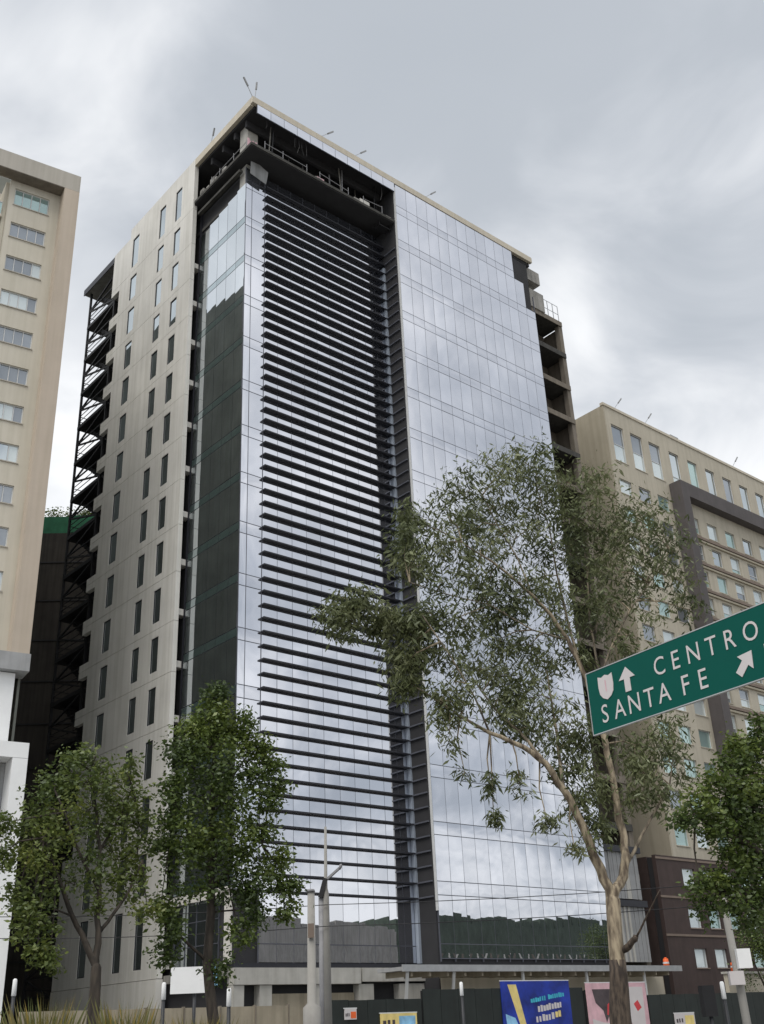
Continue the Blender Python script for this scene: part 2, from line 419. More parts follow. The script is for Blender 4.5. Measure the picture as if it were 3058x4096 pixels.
EUC_CLUMPS = [
  ((3.12, 24.6, 14.59), 0.76, 0.55, 1.00),
  ((4.07, 25.2, 15.02), 0.89, 0.56, 1.20),
  ((5.1, 25.6, 14.72), 0.84, 0.70, 1.20),
  ((5.82, 25.8, 14.33), 0.67, 0.76, 0.61),
  ((2.07, 24.4, 13.89), 0.69, 0.55, 0.90),
  ((1.63, 24.0, 13.14), 0.51, 0.54, 0.60),
  ((2.92, 24.8, 13.68), 0.76, 0.55, 1.00),
  ((4.12, 25.4, 13.99), 0.90, 0.69, 1.50),
  ((5.06, 25.8, 13.62), 0.79, 0.83, 1.60),
  ((5.77, 26.0, 13.16), 0.67, 0.77, 0.77),
  ((4.51, 25.4, 12.74), 0.72, 0.63, 1.00),
  ((5.3, 25.8, 12.3), 0.73, 0.76, 0.72),
  ((6.6, 25.5, 13.54), 0.66, 0.57, 0.55),
  ((7.27, 25.5, 13.22), 0.66, 0.63, 0.55),
  ((6.65, 25.4, 12.7), 0.72, 0.63, 0.61),
  ((7.46, 25.4, 12.45), 0.66, 0.69, 0.55),
  ((6.73, 25.2, 11.77), 0.71, 0.62, 0.50),
  ((7.6, 25.3, 11.49), 0.54, 0.56, 0.39),
  ((6.05, 25.5, 12.0), 0.60, 0.63, 0.55),
  ((5.69, 25.3, 11.04), 0.60, 0.56, 0.50),
  ((6.8, 25.0, 10.87), 0.59, 0.43, 0.28),
  ((7.58, 25.2, 10.78), 0.36, 0.50, 0.28),
  ((0.67, 23.4, 12.77), 0.33, 0.41, 0.80),
  ((0.5, 23.0, 11.93), 0.41, 0.46, 1.00),
  ((0.58, 22.8, 11.26), 0.43, 0.40, 0.90),
  ((-1.2, 22.2, 10.01), 0.37, 0.28, 0.50),
  ((-0.81, 22.2, 10.29), 0.42, 0.28, 0.70),
  ((-0.37, 22.3, 10.07), 0.48, 0.34, 0.80),
  ((-0.72, 22.3, 9.73), 0.59, 0.34, 0.90),
  ((0.06, 22.5, 9.76), 0.54, 0.39, 1.10),
  ((0.63, 22.6, 10.01), 0.43, 0.45, 1.20),
  ((0.54, 22.6, 9.37), 0.49, 0.51, 1.20),
  ((0.29, 22.7, 8.89), 0.38, 0.45, 0.90),
  ((0.49, 22.6, 8.39), 0.32, 0.34, 0.70),
  ((1.72, 23.6, 12.0), 0.62, 0.53, 0.45),
  ((2.15, 23.7, 11.37), 0.62, 0.53, 0.40),
  ((1.27, 23.0, 10.93), 0.44, 0.57, 0.40),
  ((2.81, 24.0, 10.43), 0.40, 0.48, 0.80),
  ((2.58, 24.0, 9.81), 0.34, 0.36, 0.50),
  ((2.48, 24.0, 12.14), 0.57, 0.42, 0.45),
  ((3.28, 24.2, 11.32), 0.52, 0.42, 0.40),
  ((2.17, 24.0, 9.1), 0.51, 0.54, 0.60),
  ((2.9, 24.4, 9.06), 0.63, 0.55, 0.80),
  ((3.33, 24.5, 8.53), 0.58, 0.55, 0.90),
  ((2.56, 24.0, 8.3), 0.51, 0.48, 0.60),
  ((1.42, 22.6, 8.46), 0.38, 0.51, 0.50),
  ((1.06, 22.5, 8.0), 0.32, 0.45, 0.45),
  ((1.23, 22.6, 7.31), 0.27, 0.45, 0.30),
  ((3.75, 24.8, 9.4), 0.53, 0.49, 0.60),
  ((3.88, 24.3, 7.91), 0.52, 0.60, 0.80),
  ((3.29, 24.0, 7.57), 0.51, 0.42, 0.60),
  ((4.25, 24.2, 7.29), 0.46, 0.54, 0.70),
  ((3.98, 24.0, 6.69), 0.40, 0.48, 0.60),
  ((4.43, 24.2, 6.43), 0.40, 0.48, 0.60),
  ((4.15, 24.0, 5.81), 0.45, 0.42, 0.70),
  ((4.31, 24.0, 5.32), 0.28, 0.30, 0.40),
  ((2.04, 23.0, 6.13), 0.10, 0.63, 0.22),
  ((2.05, 23.0, 5.61), 0.09, 0.23, 0.20),
  ((2.69, 23.2, 6.3), 0.19, 0.35, 0.20),
  ((3.22, 23.4, 5.48), 0.19, 0.35, 0.25),
  ((3.78, 23.7, 4.93), 0.14, 0.15, 0.15),
  ((1.5, 22.8, 6.49), 0.11, 0.23, 0.10),
  ((5.68, 25.0, 7.42), 0.53, 0.62, 0.70),
  ((6.31, 25.0, 7.68), 0.59, 0.56, 0.70),
  ((5.76, 24.8, 6.67), 0.53, 0.55, 0.70),
  ((6.43, 25.0, 6.97), 0.47, 0.56, 0.60),
  ((5.33, 24.6, 5.97), 0.35, 0.43, 0.40),
  ((6.01, 24.8, 6.09), 0.35, 0.37, 0.40),
  ((5.57, 25.0, 9.63), 0.47, 0.56, 0.39),
  ((5.19, 25.4, 10.44), 0.54, 0.57, 0.44),
  ((4.4, 25.0, 11.12), 0.47, 0.50, 0.50),
  ((6.11, 26.2, 13.46), 0.86, 0.90, 0.55),
  ((6.26, 26.0, 11.91), 0.67, 0.77, 0.44),
  ((5.19, 25.9, 11.3), 0.55, 0.64, 0.44),
  ((6.21, 25.2, 9.99), 0.53, 0.37, 0.28),
  ((4.52, 24.9, 9.65), 0.35, 0.43, 0.40),
  ((2.1, 23.8, 10.64), 0.62, 0.53, 0.60),
  ((3.11, 24.2, 10.87), 0.52, 0.48, 0.60),
  ((1.84, 23.4, 9.76), 0.50, 0.53, 0.55),
  ((2.53, 24.0, 11.28), 0.51, 0.48, 0.50),
  ((3.42, 24.6, 9.85), 0.52, 0.49, 0.60),
  ((3.32, 24.6, 12.65), 0.70, 0.55, 0.60),
  ((2.3, 24.2, 12.79), 0.57, 0.48, 0.60),
  ((4.04, 25.0, 11.82), 0.53, 0.56, 0.60),
  ((1.48, 23.6, 12.15), 0.45, 0.53, 0.50),
  ((1.15, 23.0, 9.18), 0.49, 0.52, 0.55),
  ((4.17, 24.8, 10.4), 0.47, 0.49, 0.50),
  ((1.49, 22.8, 7.84), 0.43, 0.40, 0.45),
  ((2.91, 23.8, 7.94), 0.51, 0.41, 0.60),
  ((0.98, 22.8, 10.13), 0.43, 0.46, 0.60),
]
BRO_LIMBS = [
  [ (-5.58, 21.0, 1.95, 0.17), (-5.58, 21.0, 2.55, 0.15), (-5.59, 21.0, 2.88, 0.14) ],
  [ (-5.59, 21.0, 2.88, 0.1), (-5.89, 21.0, 3.45, 0.08), (-6.15, 20.8, 3.96, 0.07), (-6.35, 20.5, 4.55, 0.05), (-6.53, 20.3, 5.11, 0.03) ],
  [ (-5.59, 21.0, 2.88, 0.1), (-5.63, 21.1, 3.53, 0.09), (-5.7, 21.2, 4.25, 0.07), (-5.76, 21.3, 5.0, 0.06), (-5.96, 21.4, 5.98, 0.04), (-6.1, 21.4, 6.58, 0.02) ],
  [ (-5.63, 21.1, 3.44, 0.06), (-5.43, 21.3, 3.8, 0.05), (-5.18, 21.5, 4.26, 0.04), (-4.99, 21.6, 4.82, 0.025) ],
  [ (-5.7, 21.2, 4.25, 0.05), (-6.05, 20.8, 4.94, 0.04), (-6.29, 20.6, 5.61, 0.03) ],
  [ (-5.76, 21.3, 5.0, 0.04), (-5.49, 21.6, 5.65, 0.03), (-5.32, 21.8, 6.28, 0.02) ],
]
BRO_CLUMPS = [
  ((-6.35, 21.0, 6.6), 0.44, 0.29, 0.90),
  ((-6.09, 21.3, 6.76), 0.40, 0.30, 0.90),
  ((-6.59, 20.8, 6.18), 0.39, 0.34, 1.00),
  ((-6.11, 21.0, 6.2), 0.49, 0.39, 1.20),
  ((-5.76, 21.5, 6.39), 0.40, 0.35, 1.00),
  ((-5.45, 21.8, 6.64), 0.25, 0.30, 0.70),
  ((-5.26, 21.8, 6.12), 0.30, 0.36, 0.80),
  ((-6.74, 20.5, 5.7), 0.38, 0.38, 1.00),
  ((-6.36, 20.8, 5.69), 0.49, 0.39, 1.20),
  ((-5.94, 21.2, 5.8), 0.49, 0.40, 0.90),
  ((-5.55, 21.6, 5.9), 0.40, 0.40, 1.00),
  ((-6.91, 20.3, 5.22), 0.33, 0.38, 1.00),
  ((-6.47, 20.4, 5.12), 0.43, 0.38, 0.90),
  ((-6.07, 20.8, 5.21), 0.44, 0.39, 0.60),
  ((-5.38, 21.6, 5.5), 0.40, 0.40, 0.90),
  ((-5.12, 21.8, 5.48), 0.30, 0.36, 0.80),
  ((-5.74, 21.5, 5.36), 0.40, 0.35, 0.60),
  ((-6.87, 20.2, 4.71), 0.33, 0.38, 0.90),
  ((-6.51, 20.4, 4.59), 0.33, 0.33, 0.80),
  ((-6.87, 20.2, 4.23), 0.28, 0.38, 0.90),
  ((-6.55, 20.4, 4.11), 0.38, 0.38, 0.90),
  ((-6.63, 20.2, 3.67), 0.28, 0.38, 0.90),
  ((-6.37, 20.4, 3.59), 0.33, 0.33, 0.90),
  ((-6.44, 20.2, 3.16), 0.28, 0.33, 0.80),
  ((-6.24, 20.3, 3.0), 0.19, 0.24, 0.60),
  ((-5.9, 21.0, 4.78), 0.44, 0.29, 0.50),
  ((-5.51, 21.5, 4.92), 0.45, 0.35, 0.80),
  ((-5.14, 21.8, 4.95), 0.30, 0.41, 0.90),
  ((-5.38, 21.5, 4.45), 0.40, 0.35, 0.90),
  ((-5.72, 21.0, 4.32), 0.34, 0.29, 0.50),
  ((-5.04, 21.7, 4.37), 0.30, 0.35, 0.80),
  ((-4.84, 21.6, 3.89), 0.25, 0.30, 0.60),
  ((-5.6, 21.0, 3.91), 0.29, 0.20, 0.40),
  ((-7.2, 20.0, 5.36), 0.19, 0.23, 0.80),
  ((-7.18, 20.0, 4.78), 0.14, 0.28, 0.60),
  ((-6.04, 20.8, 4.31), 0.34, 0.29, 0.40),
]
COL_LIMBS = [
  [ (-3.74, 23.0, 1.89, 0.17), (-3.83, 23.0, 2.5, 0.15), (-3.9, 23.0, 3.0, 0.14), (-3.85, 23.0, 3.94, 0.13), (-3.88, 23.0, 4.92, 0.11), (-3.89, 23.0, 6.19, 0.09), (-3.87, 23.0, 7.26, 0.06), (-3.84, 23.0, 8.26, 0.03) ],
  [ (-3.87, 23.0, 4.67, 0.06), (-4.28, 22.7, 5.39, 0.04), (-4.59, 22.5, 6.13, 0.02) ],
  [ (-3.86, 23.0, 4.37, 0.06), (-3.38, 23.3, 4.94, 0.04), (-2.88, 23.5, 5.3, 0.02) ],
  [ (-3.89, 23.0, 6.19, 0.05), (-3.41, 23.3, 6.87, 0.03), (-3.05, 23.4, 7.43, 0.02) ],
  [ (-3.88, 23.0, 5.93, 0.05), (-4.34, 22.7, 6.78, 0.03), (-4.64, 22.5, 7.28, 0.02) ],
  [ (-3.9, 23.0, 3.0, 0.05), (-4.31, 22.7, 3.41, 0.04), (-4.73, 22.5, 3.79, 0.02) ],
]
COL_CLUMPS = [
  ((-3.85, 23.0, 8.55), 0.27, 0.21, 1.00),
  ((-3.87, 23.0, 8.2), 0.32, 0.27, 1.30),
  ((-4.03, 22.9, 7.85), 0.42, 0.32, 1.40),
  ((-3.68, 23.1, 7.83), 0.32, 0.32, 1.30),
  ((-4.37, 22.7, 7.59), 0.42, 0.32, 1.40),
  ((-3.89, 22.8, 7.27), 0.53, 0.42, 1.70),
  ((-4.53, 22.5, 7.12), 0.37, 0.37, 1.40),
  ((-3.27, 23.3, 7.92), 0.24, 0.27, 1.00),
  ((-3.37, 23.3, 7.36), 0.38, 0.38, 1.40),
  ((-2.95, 23.5, 7.34), 0.33, 0.27, 1.00),
  ((-4.21, 22.6, 6.76), 0.52, 0.42, 1.70),
  ((-3.62, 22.9, 6.69), 0.58, 0.48, 1.80),
  ((-3.04, 23.4, 6.77), 0.43, 0.38, 1.30),
  ((-2.63, 23.6, 7.12), 0.27, 0.27, 0.80),
  ((-4.58, 22.4, 6.37), 0.31, 0.36, 1.20),
  ((-4.08, 22.6, 6.13), 0.58, 0.47, 1.80),
  ((-3.46, 23.0, 6.07), 0.59, 0.48, 1.80),
  ((-2.83, 23.5, 6.24), 0.43, 0.33, 1.20),
  ((-2.53, 23.7, 6.48), 0.25, 0.25, 0.70),
  ((-4.6, 22.4, 5.76), 0.31, 0.36, 1.10),
  ((-4.11, 22.6, 5.47), 0.58, 0.42, 1.70),
  ((-3.5, 23.0, 5.45), 0.59, 0.43, 1.70),
  ((-2.92, 23.4, 5.7), 0.38, 0.32, 1.00),
  ((-4.72, 22.3, 5.3), 0.31, 0.31, 0.90),
  ((-4.33, 22.5, 4.97), 0.52, 0.37, 1.40),
  ((-3.77, 22.8, 4.88), 0.58, 0.42, 1.50),
  ((-3.21, 23.2, 5.01), 0.48, 0.38, 1.20),
  ((-2.82, 23.5, 4.79), 0.38, 0.33, 0.90),
  ((-2.46, 23.6, 5.04), 0.27, 0.27, 0.60),
  ((-2.51, 23.6, 4.38), 0.33, 0.27, 0.80),
  ((-3.0, 23.3, 4.37), 0.43, 0.38, 1.00),
  ((-3.48, 23.0, 4.36), 0.48, 0.32, 1.00),
  ((-2.36, 23.6, 3.98), 0.25, 0.22, 0.60),
  ((-3.04, 23.2, 3.92), 0.32, 0.32, 0.80),
  ((-3.26, 23.0, 3.49), 0.27, 0.32, 0.70),
  ((-4.49, 22.4, 4.33), 0.31, 0.31, 0.50),
  ((-4.75, 22.3, 3.96), 0.26, 0.31, 0.70),
  ((-4.54, 22.3, 3.58), 0.31, 0.26, 0.70),
  ((-4.61, 22.3, 3.13), 0.26, 0.26, 0.60),
  ((-3.6, 23.0, 2.94), 0.43, 0.32, 0.60),
  ((-2.21, 23.7, 4.48), 0.16, 0.16, 0.40),
  ((-4.13, 22.6, 4.34), 0.31, 0.26, 0.40),
]
DEN_LIMBS = [
  [ (6.25, 19.0, 1.45, 0.17), (6.48, 19.0, 2.92, 0.15), (6.6, 19.0, 4.11, 0.12), (6.64, 19.0, 4.95, 0.08), (6.71, 19.0, 5.73, 0.04) ],
  [ (6.56, 19.0, 3.71, 0.08), (5.93, 18.7, 4.18, 0.06), (5.41, 18.5, 4.41, 0.04), (5.01, 18.4, 4.66, 0.02) ],
  [ (6.52, 19.0, 3.31, 0.07), (5.9, 18.8, 3.47, 0.05), (5.35, 18.6, 3.47, 0.03), (4.97, 18.5, 3.32, 0.02) ],
  [ (6.6, 19.0, 4.32, 0.06), (6.09, 18.9, 4.96, 0.04), (5.72, 18.8, 5.47, 0.02) ],
]
DEN_CLUMPS = [
  ((6.13, 18.9, 5.87), 0.27, 0.22, 1.00),
  ((6.49, 19.0, 5.96), 0.27, 0.22, 1.20),
  ((5.87, 18.8, 5.55), 0.36, 0.27, 1.30),
  ((6.37, 19.0, 5.57), 0.36, 0.31, 1.50),
  ((5.5, 18.6, 5.22), 0.35, 0.26, 1.20),
  ((6.01, 18.8, 5.15), 0.40, 0.31, 1.60),
  ((6.47, 19.0, 5.17), 0.31, 0.31, 1.50),
  ((5.13, 18.4, 4.86), 0.35, 0.26, 1.10),
  ((5.59, 18.6, 4.79), 0.40, 0.31, 1.50),
  ((6.14, 18.9, 4.74), 0.40, 0.31, 1.60),
  ((4.8, 18.3, 4.57), 0.22, 0.22, 0.80),
  ((5.29, 18.5, 4.46), 0.35, 0.26, 1.20),
  ((5.8, 18.7, 4.39), 0.40, 0.27, 1.40),
  ((6.27, 19.0, 4.38), 0.27, 0.31, 1.30),
  ((5.88, 18.8, 3.99), 0.36, 0.27, 1.10),
  ((5.42, 18.5, 4.01), 0.31, 0.22, 0.80),
  ((6.13, 18.9, 3.83), 0.27, 0.27, 1.00),
  ((5.54, 18.6, 3.62), 0.35, 0.22, 0.90),
  ((5.18, 18.5, 3.59), 0.31, 0.22, 0.80),
  ((4.89, 18.4, 3.47), 0.26, 0.22, 0.70),
  ((5.89, 18.8, 3.39), 0.27, 0.27, 0.90),
  ((5.55, 18.6, 3.23), 0.31, 0.22, 0.70),
  ((6.6, 19.0, 6.28), 0.18, 0.18, 0.60),
  ((5.0, 18.4, 3.16), 0.22, 0.17, 0.50),
  ((5.69, 18.7, 2.97), 0.22, 0.18, 0.60),
]

# ------------------------------------------------------------------ ground
YAW = R(41.317)
CX, CY = -9.228, 62.0                     # glass corner of the tower on the ground
def wpt(x, y, z=0.0):
    """a point of the street-aligned frame (x along the facade, y into the block) in world space"""
    c, s = math.cos(YAW), math.sin(YAW)
    return (CX + x * c - y * s, CY + x * s + y * c, z)
tag(MB().box(-1500, 1500, -1500, 1500, -0.5, 0.0).build('ground', 'paving'), kind='structure')
g = MB().box(-600, 600, -38, -20, 0.0, 0.004).build('road', 'asphalt'); g.location = (CX, CY, 0); g.rotation_euler.z = YAW; tag(g, kind='structure')
mk = MB()
for i in range(-40, 60):
    mk.box(i * 9, i * 9 + 4, -29.07, -28.93, 0.004, 0.008)
mk = mk.build('lane_marking', 'white_paint'); mk.location = (CX, CY, 0); mk.rotation_euler.z = YAW; tag(mk, kind='structure')
k = MB().box(-600, 600, -20, -19.7, 0.0, 0.14).build('kerb', 'kerb_stone'); k.location = (CX, CY, 0); k.rotation_euler.z = YAW; tag(k, kind='structure')
k = MB().box(-600, 600, -19.7, -12.2, 0.0, 0.12).build('pavement', 'paving'); k.location = (CX, CY, 0); k.rotation_euler.z = YAW; tag(k, kind='structure')

# ------------------------------------------------------------------ glass tower
tower = thing('glass_tower', 'tall mirrored glass office tower under construction with louvred bay and beige side wall', 'tower', (CX, CY, 0), YAW)
FL = 3.63
ZK = lambda k: 13.56 + FL * k
box('core', 'dark_core', tower, 0.2, 13.6, 0.2, 19.8, 0.2, 61.9)
box('core', 'dark_core', tower, 13.62, 30.3, -1.75, 19.8, 0.2, 66.2)
# -- protruding bay, 14 columns
BW = 1.2; BX = 13.76; BY = -1.9
bay = MB()
for c in range(15):
    x = BX + c * BW
    top = 66.7 if c < 12 else (63.5 if c < 14 else 62.6)
    bay.box(x - 0.022, x + 0.022, BY + 0.004, BY + 0.12, 5.3, top)
for k in range(-2, 15):
    z = ZK(k); x1 = BX + 14 * BW if k < 14 else BX + 12 * BW
    bay.box(BX + 0.03, x1 - 0.03, BY + 0.006, BY + 0.11, z - 0.035, z + 0.035)
    bay.box(BX + 0.03, x1 - 0.03, BY + 0.006, BY + 0.11, z - 0.82 - 0.03, z - 0.82 + 0.03)
bay = bay.build('curtain_wall', 'mullion_grey', tower)
for c in range(14):
    cx = BX + (c + 0.5) * BW
    for k in range(-2, 15):
        z = ZK(k)
        if k == 14 and c > 11: continue
        pane('spandrel_pane', bay, cx, BY, z - 0.41, BW - 0.03, 0.77, 'glass_spandrel')
        if k == 13 and c > 12: continue
        h = FL - 0.82 if k < 14 else 2.3
        pane('vision_pane', bay, cx, BY, z + h / 2, BW - 0.03, h - 0.05, 'glass_bay')
# bright edge trim and the return facing the recess
box('edge_trim', 'alu_white', tower, BX - 0.09, BX - 0.03, BY - 0.03, BY + 0.15, 8.2, 66.3)
ret = MB()
for k in range(-2, 15):
    ret.box(BX - 0.03, BX + 0.1, BY + 0.16, -0.02, ZK(k) - 0.05, ZK(k) + 0.05)
    ret.box(BX - 0.03, BX + 0.1, BY + 0.16, -0.02, ZK(k) - 0.87, ZK(k) - 0.77)
ret = ret.build('return_wall', 'mullion_grey', tower)
for k in range(-2, 15):
    for j in range(2):
        cy = -1.74 + 0.43 + j * 0.86
        h = FL - 0.82 if k < 14 else 1.8
        pane('return_pane', ret, BX, cy, ZK(k) + h / 2, 0.82, h - 0.1, 'glass_return', 'side')
        pane('return_spandrel', ret, BX, cy, ZK(k) - 0.41, 0.82, 0.70, 'glass_return', 'side')
box('corner_post', 'post_bluegrey', tower, BX - 0.32, BX - 0.06, -0.30, -0.02, 5.3, 58.6)
# -- louvred bay
lou = MB()
for c in range(11):
    x = 1.77 + c * BW
    lou.box(x - 0.02, x + 0.02, 0.004, 0.12, 5.3, 61.8)
for k in range(-2, 14):
    lou.box(1.8, BX - 0.05, 0.006, 0.11, ZK(k) - 0.03, ZK(k) + 0.03)
lou = lou.build('louvre_bay', 'mullion_grey', tower)
for c in range(10):
    cx = 1.77 + (c + 0.5) * BW
    for k in range(-2, 14):
        h = FL if k < 13 else 61.8 - ZK(13)
        pane('louvred_pane', lou, cx, 0.0, ZK(k) + h / 2, BW - 0.03, h - 0.04, 'glass_louver', bulge=0.003)
for c in range(10):
    pane('louvred_pane', lou, 1.77 + (c + 0.5) * BW, 0.0, 5.80, BW - 0.03, 0.92, 'glass_louver', bulge=0.003)
fin_me = MB().box(1.72, BX - 0.04, -0.335, -0.035, -0.045, 0.045).mesh('louvre_fin', 'charcoal_fin')
z = 22.64 - 0.9065 * 15
while z < 61.6:
    link('louvre_fin', fin_me, tower, (0, 0, z)); z += 0.9065
rfin = MB().box(BX - 0.27, BX - 0.035, BY + 0.2, -0.345, -0.045, 0.045).mesh('louvre_fin', 'mullion_grey')
z = 22.64 - 0.9065 * 15
while z < 60.0:
    link('return_fin', rfin, tower, (0, 0, z)); z += 0.9065
# -- glass corner strip and left glazing
strip = MB()
for x in (0.0, 0.55, 1.70):
    strip.box(x + 0.0, x + 0.05, 0.004, 0.12, 9.0, 62.0)
for k in range(-1, 14):
    strip.box(0.05, 1.70, 0.006, 0.11, ZK(k) - 0.035, ZK(k) + 0.035)
    strip.box(0.05, 1.70, 0.006, 0.11, ZK(k) - 0.85, ZK(k) - 0.79)
strip = strip.build('corner_strip', 'mullion_grey', tower)
for k in range(-1, 14):
    for cx, w in ((0.285, 0.50), (1.15, 1.12)):
        h = FL - 0.82 if k < 13 else 61.95 - ZK(13)
        pane('corner_spandrel', strip, cx, 0, ZK(k) - 0.41, w, 0.75, 'glass_spandrel')
        pane('corner_pane', strip, cx, 0, ZK(k) + h / 2, w, h - 0.05, 'glass_bay')
left = MB()
LC = [0.03, 1.2, 2.5, 3.8, 5.1, 6.42]
for y in LC:
    left.box(0.004, 0.12, y - 0.02, y + 0.02, 9.3, 59.8)
for k in range(-1, 13):
    left.box(0.006, 0.11, 0.06, 6.40, ZK(k) - 0.03, ZK(k) + 0.03)
    left.box(0.006, 0.11, 0.06, 6.40, ZK(k) - 0.63, ZK(k) - 0.57)
left = left.build('glazed_return', 'charcoal_fin', tower)
for i in range(5):
    cy = (LC[i] + LC[i + 1]) / 2; w = LC[i + 1] - LC[i] - 0.03
    for k in range(-1, 13):
        h = FL - 0.6 if k < 12 else 59.9 + 0.12 * (4 - i) - 0.1 * i - ZK(12)
        pane('tinted_pane', left, 0, cy, ZK(k) + h / 2, w, h - 0.05, 'glass_left', 'side')
        pane('tinted_spandrel', left, 0, cy, ZK(k) - 0.3, w, 0.53, 'glass_left_spandrel', 'side')
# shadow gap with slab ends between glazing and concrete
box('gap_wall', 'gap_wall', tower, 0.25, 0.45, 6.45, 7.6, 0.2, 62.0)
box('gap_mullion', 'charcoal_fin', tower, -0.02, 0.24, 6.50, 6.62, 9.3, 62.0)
sl = MB().box(-0.46, 0.22, 6.66, 7.30, -0.22, 0.22).mesh('slab_end', 'slab_white')
for i in range(15):
    link('slab_end', sl, tower, (0, 0, 56.6 - 3.64 * i))
# -- precast side wall with window openings
WT = [65.8] + [61.5 - 3.53 * i for i in range(15)] + [8.9]
WH = [3.2] + [2.45] * 15 + [3.4]
COLS = [(8.45, 9.45), (11.12, 12.12), (15.75, 16.9)]
seams = [67.34] + [(WT[i] - WH[i] + WT[i + 1]) / 2 for i in range(16)] + [4.9]
for i in range(17):
    zt, zb = seams[i] - 0.015, seams[i + 1] + 0.015
    a, b = WT[i], WT[i] - WH[i]
    m = MB()
    Y0, YE, YP = 6.5, 20.4, 18.9
    if i == 0:
        m.box(-0.8, -0.45, Y0, 17.4, 66.3, zt); m.box(-0.8, -0.45, Y0, YE, a, 66.3)
    else:
        m.box(-0.8, -0.45, Y0, YE, a, zt)
    m.box(-0.8, -0.45, Y0, YE if i < 15 else 20.4, zb, b)
    ys = [Y0] + [v for c in COLS for v in c] + [YP if 0 < i < 15 else YE]
    for j in range(0, len(ys), 2):
        m.box(-0.8, -0.45, ys[j], ys[j + 1], b, a)
    m.build('wall_panel', 'precast', tower)
    for (y0, y1) in COLS:
        w = MB(); t = 0.05
        w.box(-0.755, -0.66, y0, y0 + t, b, a).box(-0.755, -0.66, y1 - t, y1, b, a).box(-0.755, -0.66, y0 + t, y1 - t, a - t, a).box(-0.755, -0.66, y0 + t, y1 - t, b, b + t)
        w = w.build('window', 'charcoal_fin', tower)
        pane('pane', w, -0.72, (y0 + y1) / 2, (a + b) / 2, y1 - y0 - 2 * t, a - b - 2 * t, 'glass_window', 'side', 0.003, 0.003)
box('plinth_wall', 'precast', tower, -0.85, -0.4, 6.5, 20.4, 0.12, 4.88)
box('side_backing', 'dark_core', tower, -0.44, 0.15, 7.5, 18.8, 0.3, 66.0)
# -- roof cap, soffit, top storey
cap = MB()
cap.box(-0.8, 31.0, -1.95, -1.65, 66.72, 67.32)
cap.box(-0.8, -0.5, -1.64, 6.49, 66.60, 67.32)
cap.build('roof_cap', 'parapet_cream', tower)
box('roof_slab', 'dark_core', tower, -0.48, 30.9, -1.63, 19.9, 66.4, 66.8)
fas = MB().box(-0.35, BX - 0.1, -1.9, -1.84, 65.82, 66.71).build('fascia', 'mullion_grey', tower)
for c in range(11):
    w = (BX - 0.1 + 0.35) / 11
    pane('fascia_pane', fas, -0.35 + (c + 0.5) * w, -1.935, 66.27, w - 0.03, 0.86, 'glass_bay')
box('slab', 'dark_core', tower, -0.68, 13.6, -1.72, 19.8, 62.42, 62.7)  # near black colour stands in for the shade under this slab
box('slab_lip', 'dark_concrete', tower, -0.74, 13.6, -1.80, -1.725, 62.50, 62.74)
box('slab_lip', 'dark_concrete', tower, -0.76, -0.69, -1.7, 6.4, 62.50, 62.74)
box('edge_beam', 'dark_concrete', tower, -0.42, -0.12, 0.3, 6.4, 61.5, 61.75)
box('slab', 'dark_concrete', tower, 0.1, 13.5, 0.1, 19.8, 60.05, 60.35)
box('column', 'light_concrete', tower, 0.05, 0.95, 0.05, 0.95, 59.0, 62.33)
box('column', 'light_concrete', tower, 0.0, 0.95, -0.1, 0.95, 62.71, 66.38)
for x in (5.0, 9.6):
    box('column', 'raw_concrete', tower, x, x + 0.6, 1.6, 2.2, 62.71, 66.38)
for y in (4.2,):
    box('column', 'raw_concrete', tower, 1.4, 2.0, y, y + 0.6, 62.71, 66.38)
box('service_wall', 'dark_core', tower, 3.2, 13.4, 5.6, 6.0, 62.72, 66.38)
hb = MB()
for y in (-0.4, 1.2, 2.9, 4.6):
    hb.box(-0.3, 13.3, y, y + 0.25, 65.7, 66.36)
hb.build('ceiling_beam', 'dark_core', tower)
rr = random.Random(12)
for xs, za, zb in (((0.6, 2.3, 4.6), 63.5, 63.42), ((5.9, 8.8), 63.55, 63.3), ((10.4, 12.4), 63.4, 63.6)):
    rail = MB()
    for x in xs:
        rail.bar((x, -1.62, 62.7), (x, -1.62, 63.7), 0.04)
    rail.bar((xs[0], -1.62, za), (xs[-1], -1.62, zb), 0.035)
    rail.build('guard_rail', 'steel_grey', tower)
rail = MB()
for y in (-0.9, 0.9, 2.9, 4.1):
    rail.bar((-0.6, y, 62.7), (-0.6, y, 63.7), 0.04)
rail.bar((-0.6, -0.9, 63.5), (-0.6, 4.1, 63.4), 0.035)
rail.build('guard_rail', 'steel_grey', tower)
for i in range(16):
    x = rr.uniform(1.2, 13.0); y = rr.uniform(-1.2, 3.5); z0 = 62.71
    MB().bar((x, y, z0), (x + rr.uniform(-0.25, 0.25), y + rr.uniform(-0.2, 0.2), 66.38), rr.uniform(0.06, 0.1)).build('shoring_prop', rr.choice(('steel_grey', 'raw_concrete', 'steel_black')), tower)
for i in range(7):
    x = rr.uniform(0.6, 12.6); L = rr.uniform(0.5, 1.6)
    MB().tube([(x, -1.7, 65.8, .018), (x + rr.uniform(-.1, .1), -1.72, 65.8 - L * 0.5, .018), (x + rr.uniform(-.2, .2), -1.7, 65.8 - L, .018)], 4).build('loose_cable', 'steel_black', tower)
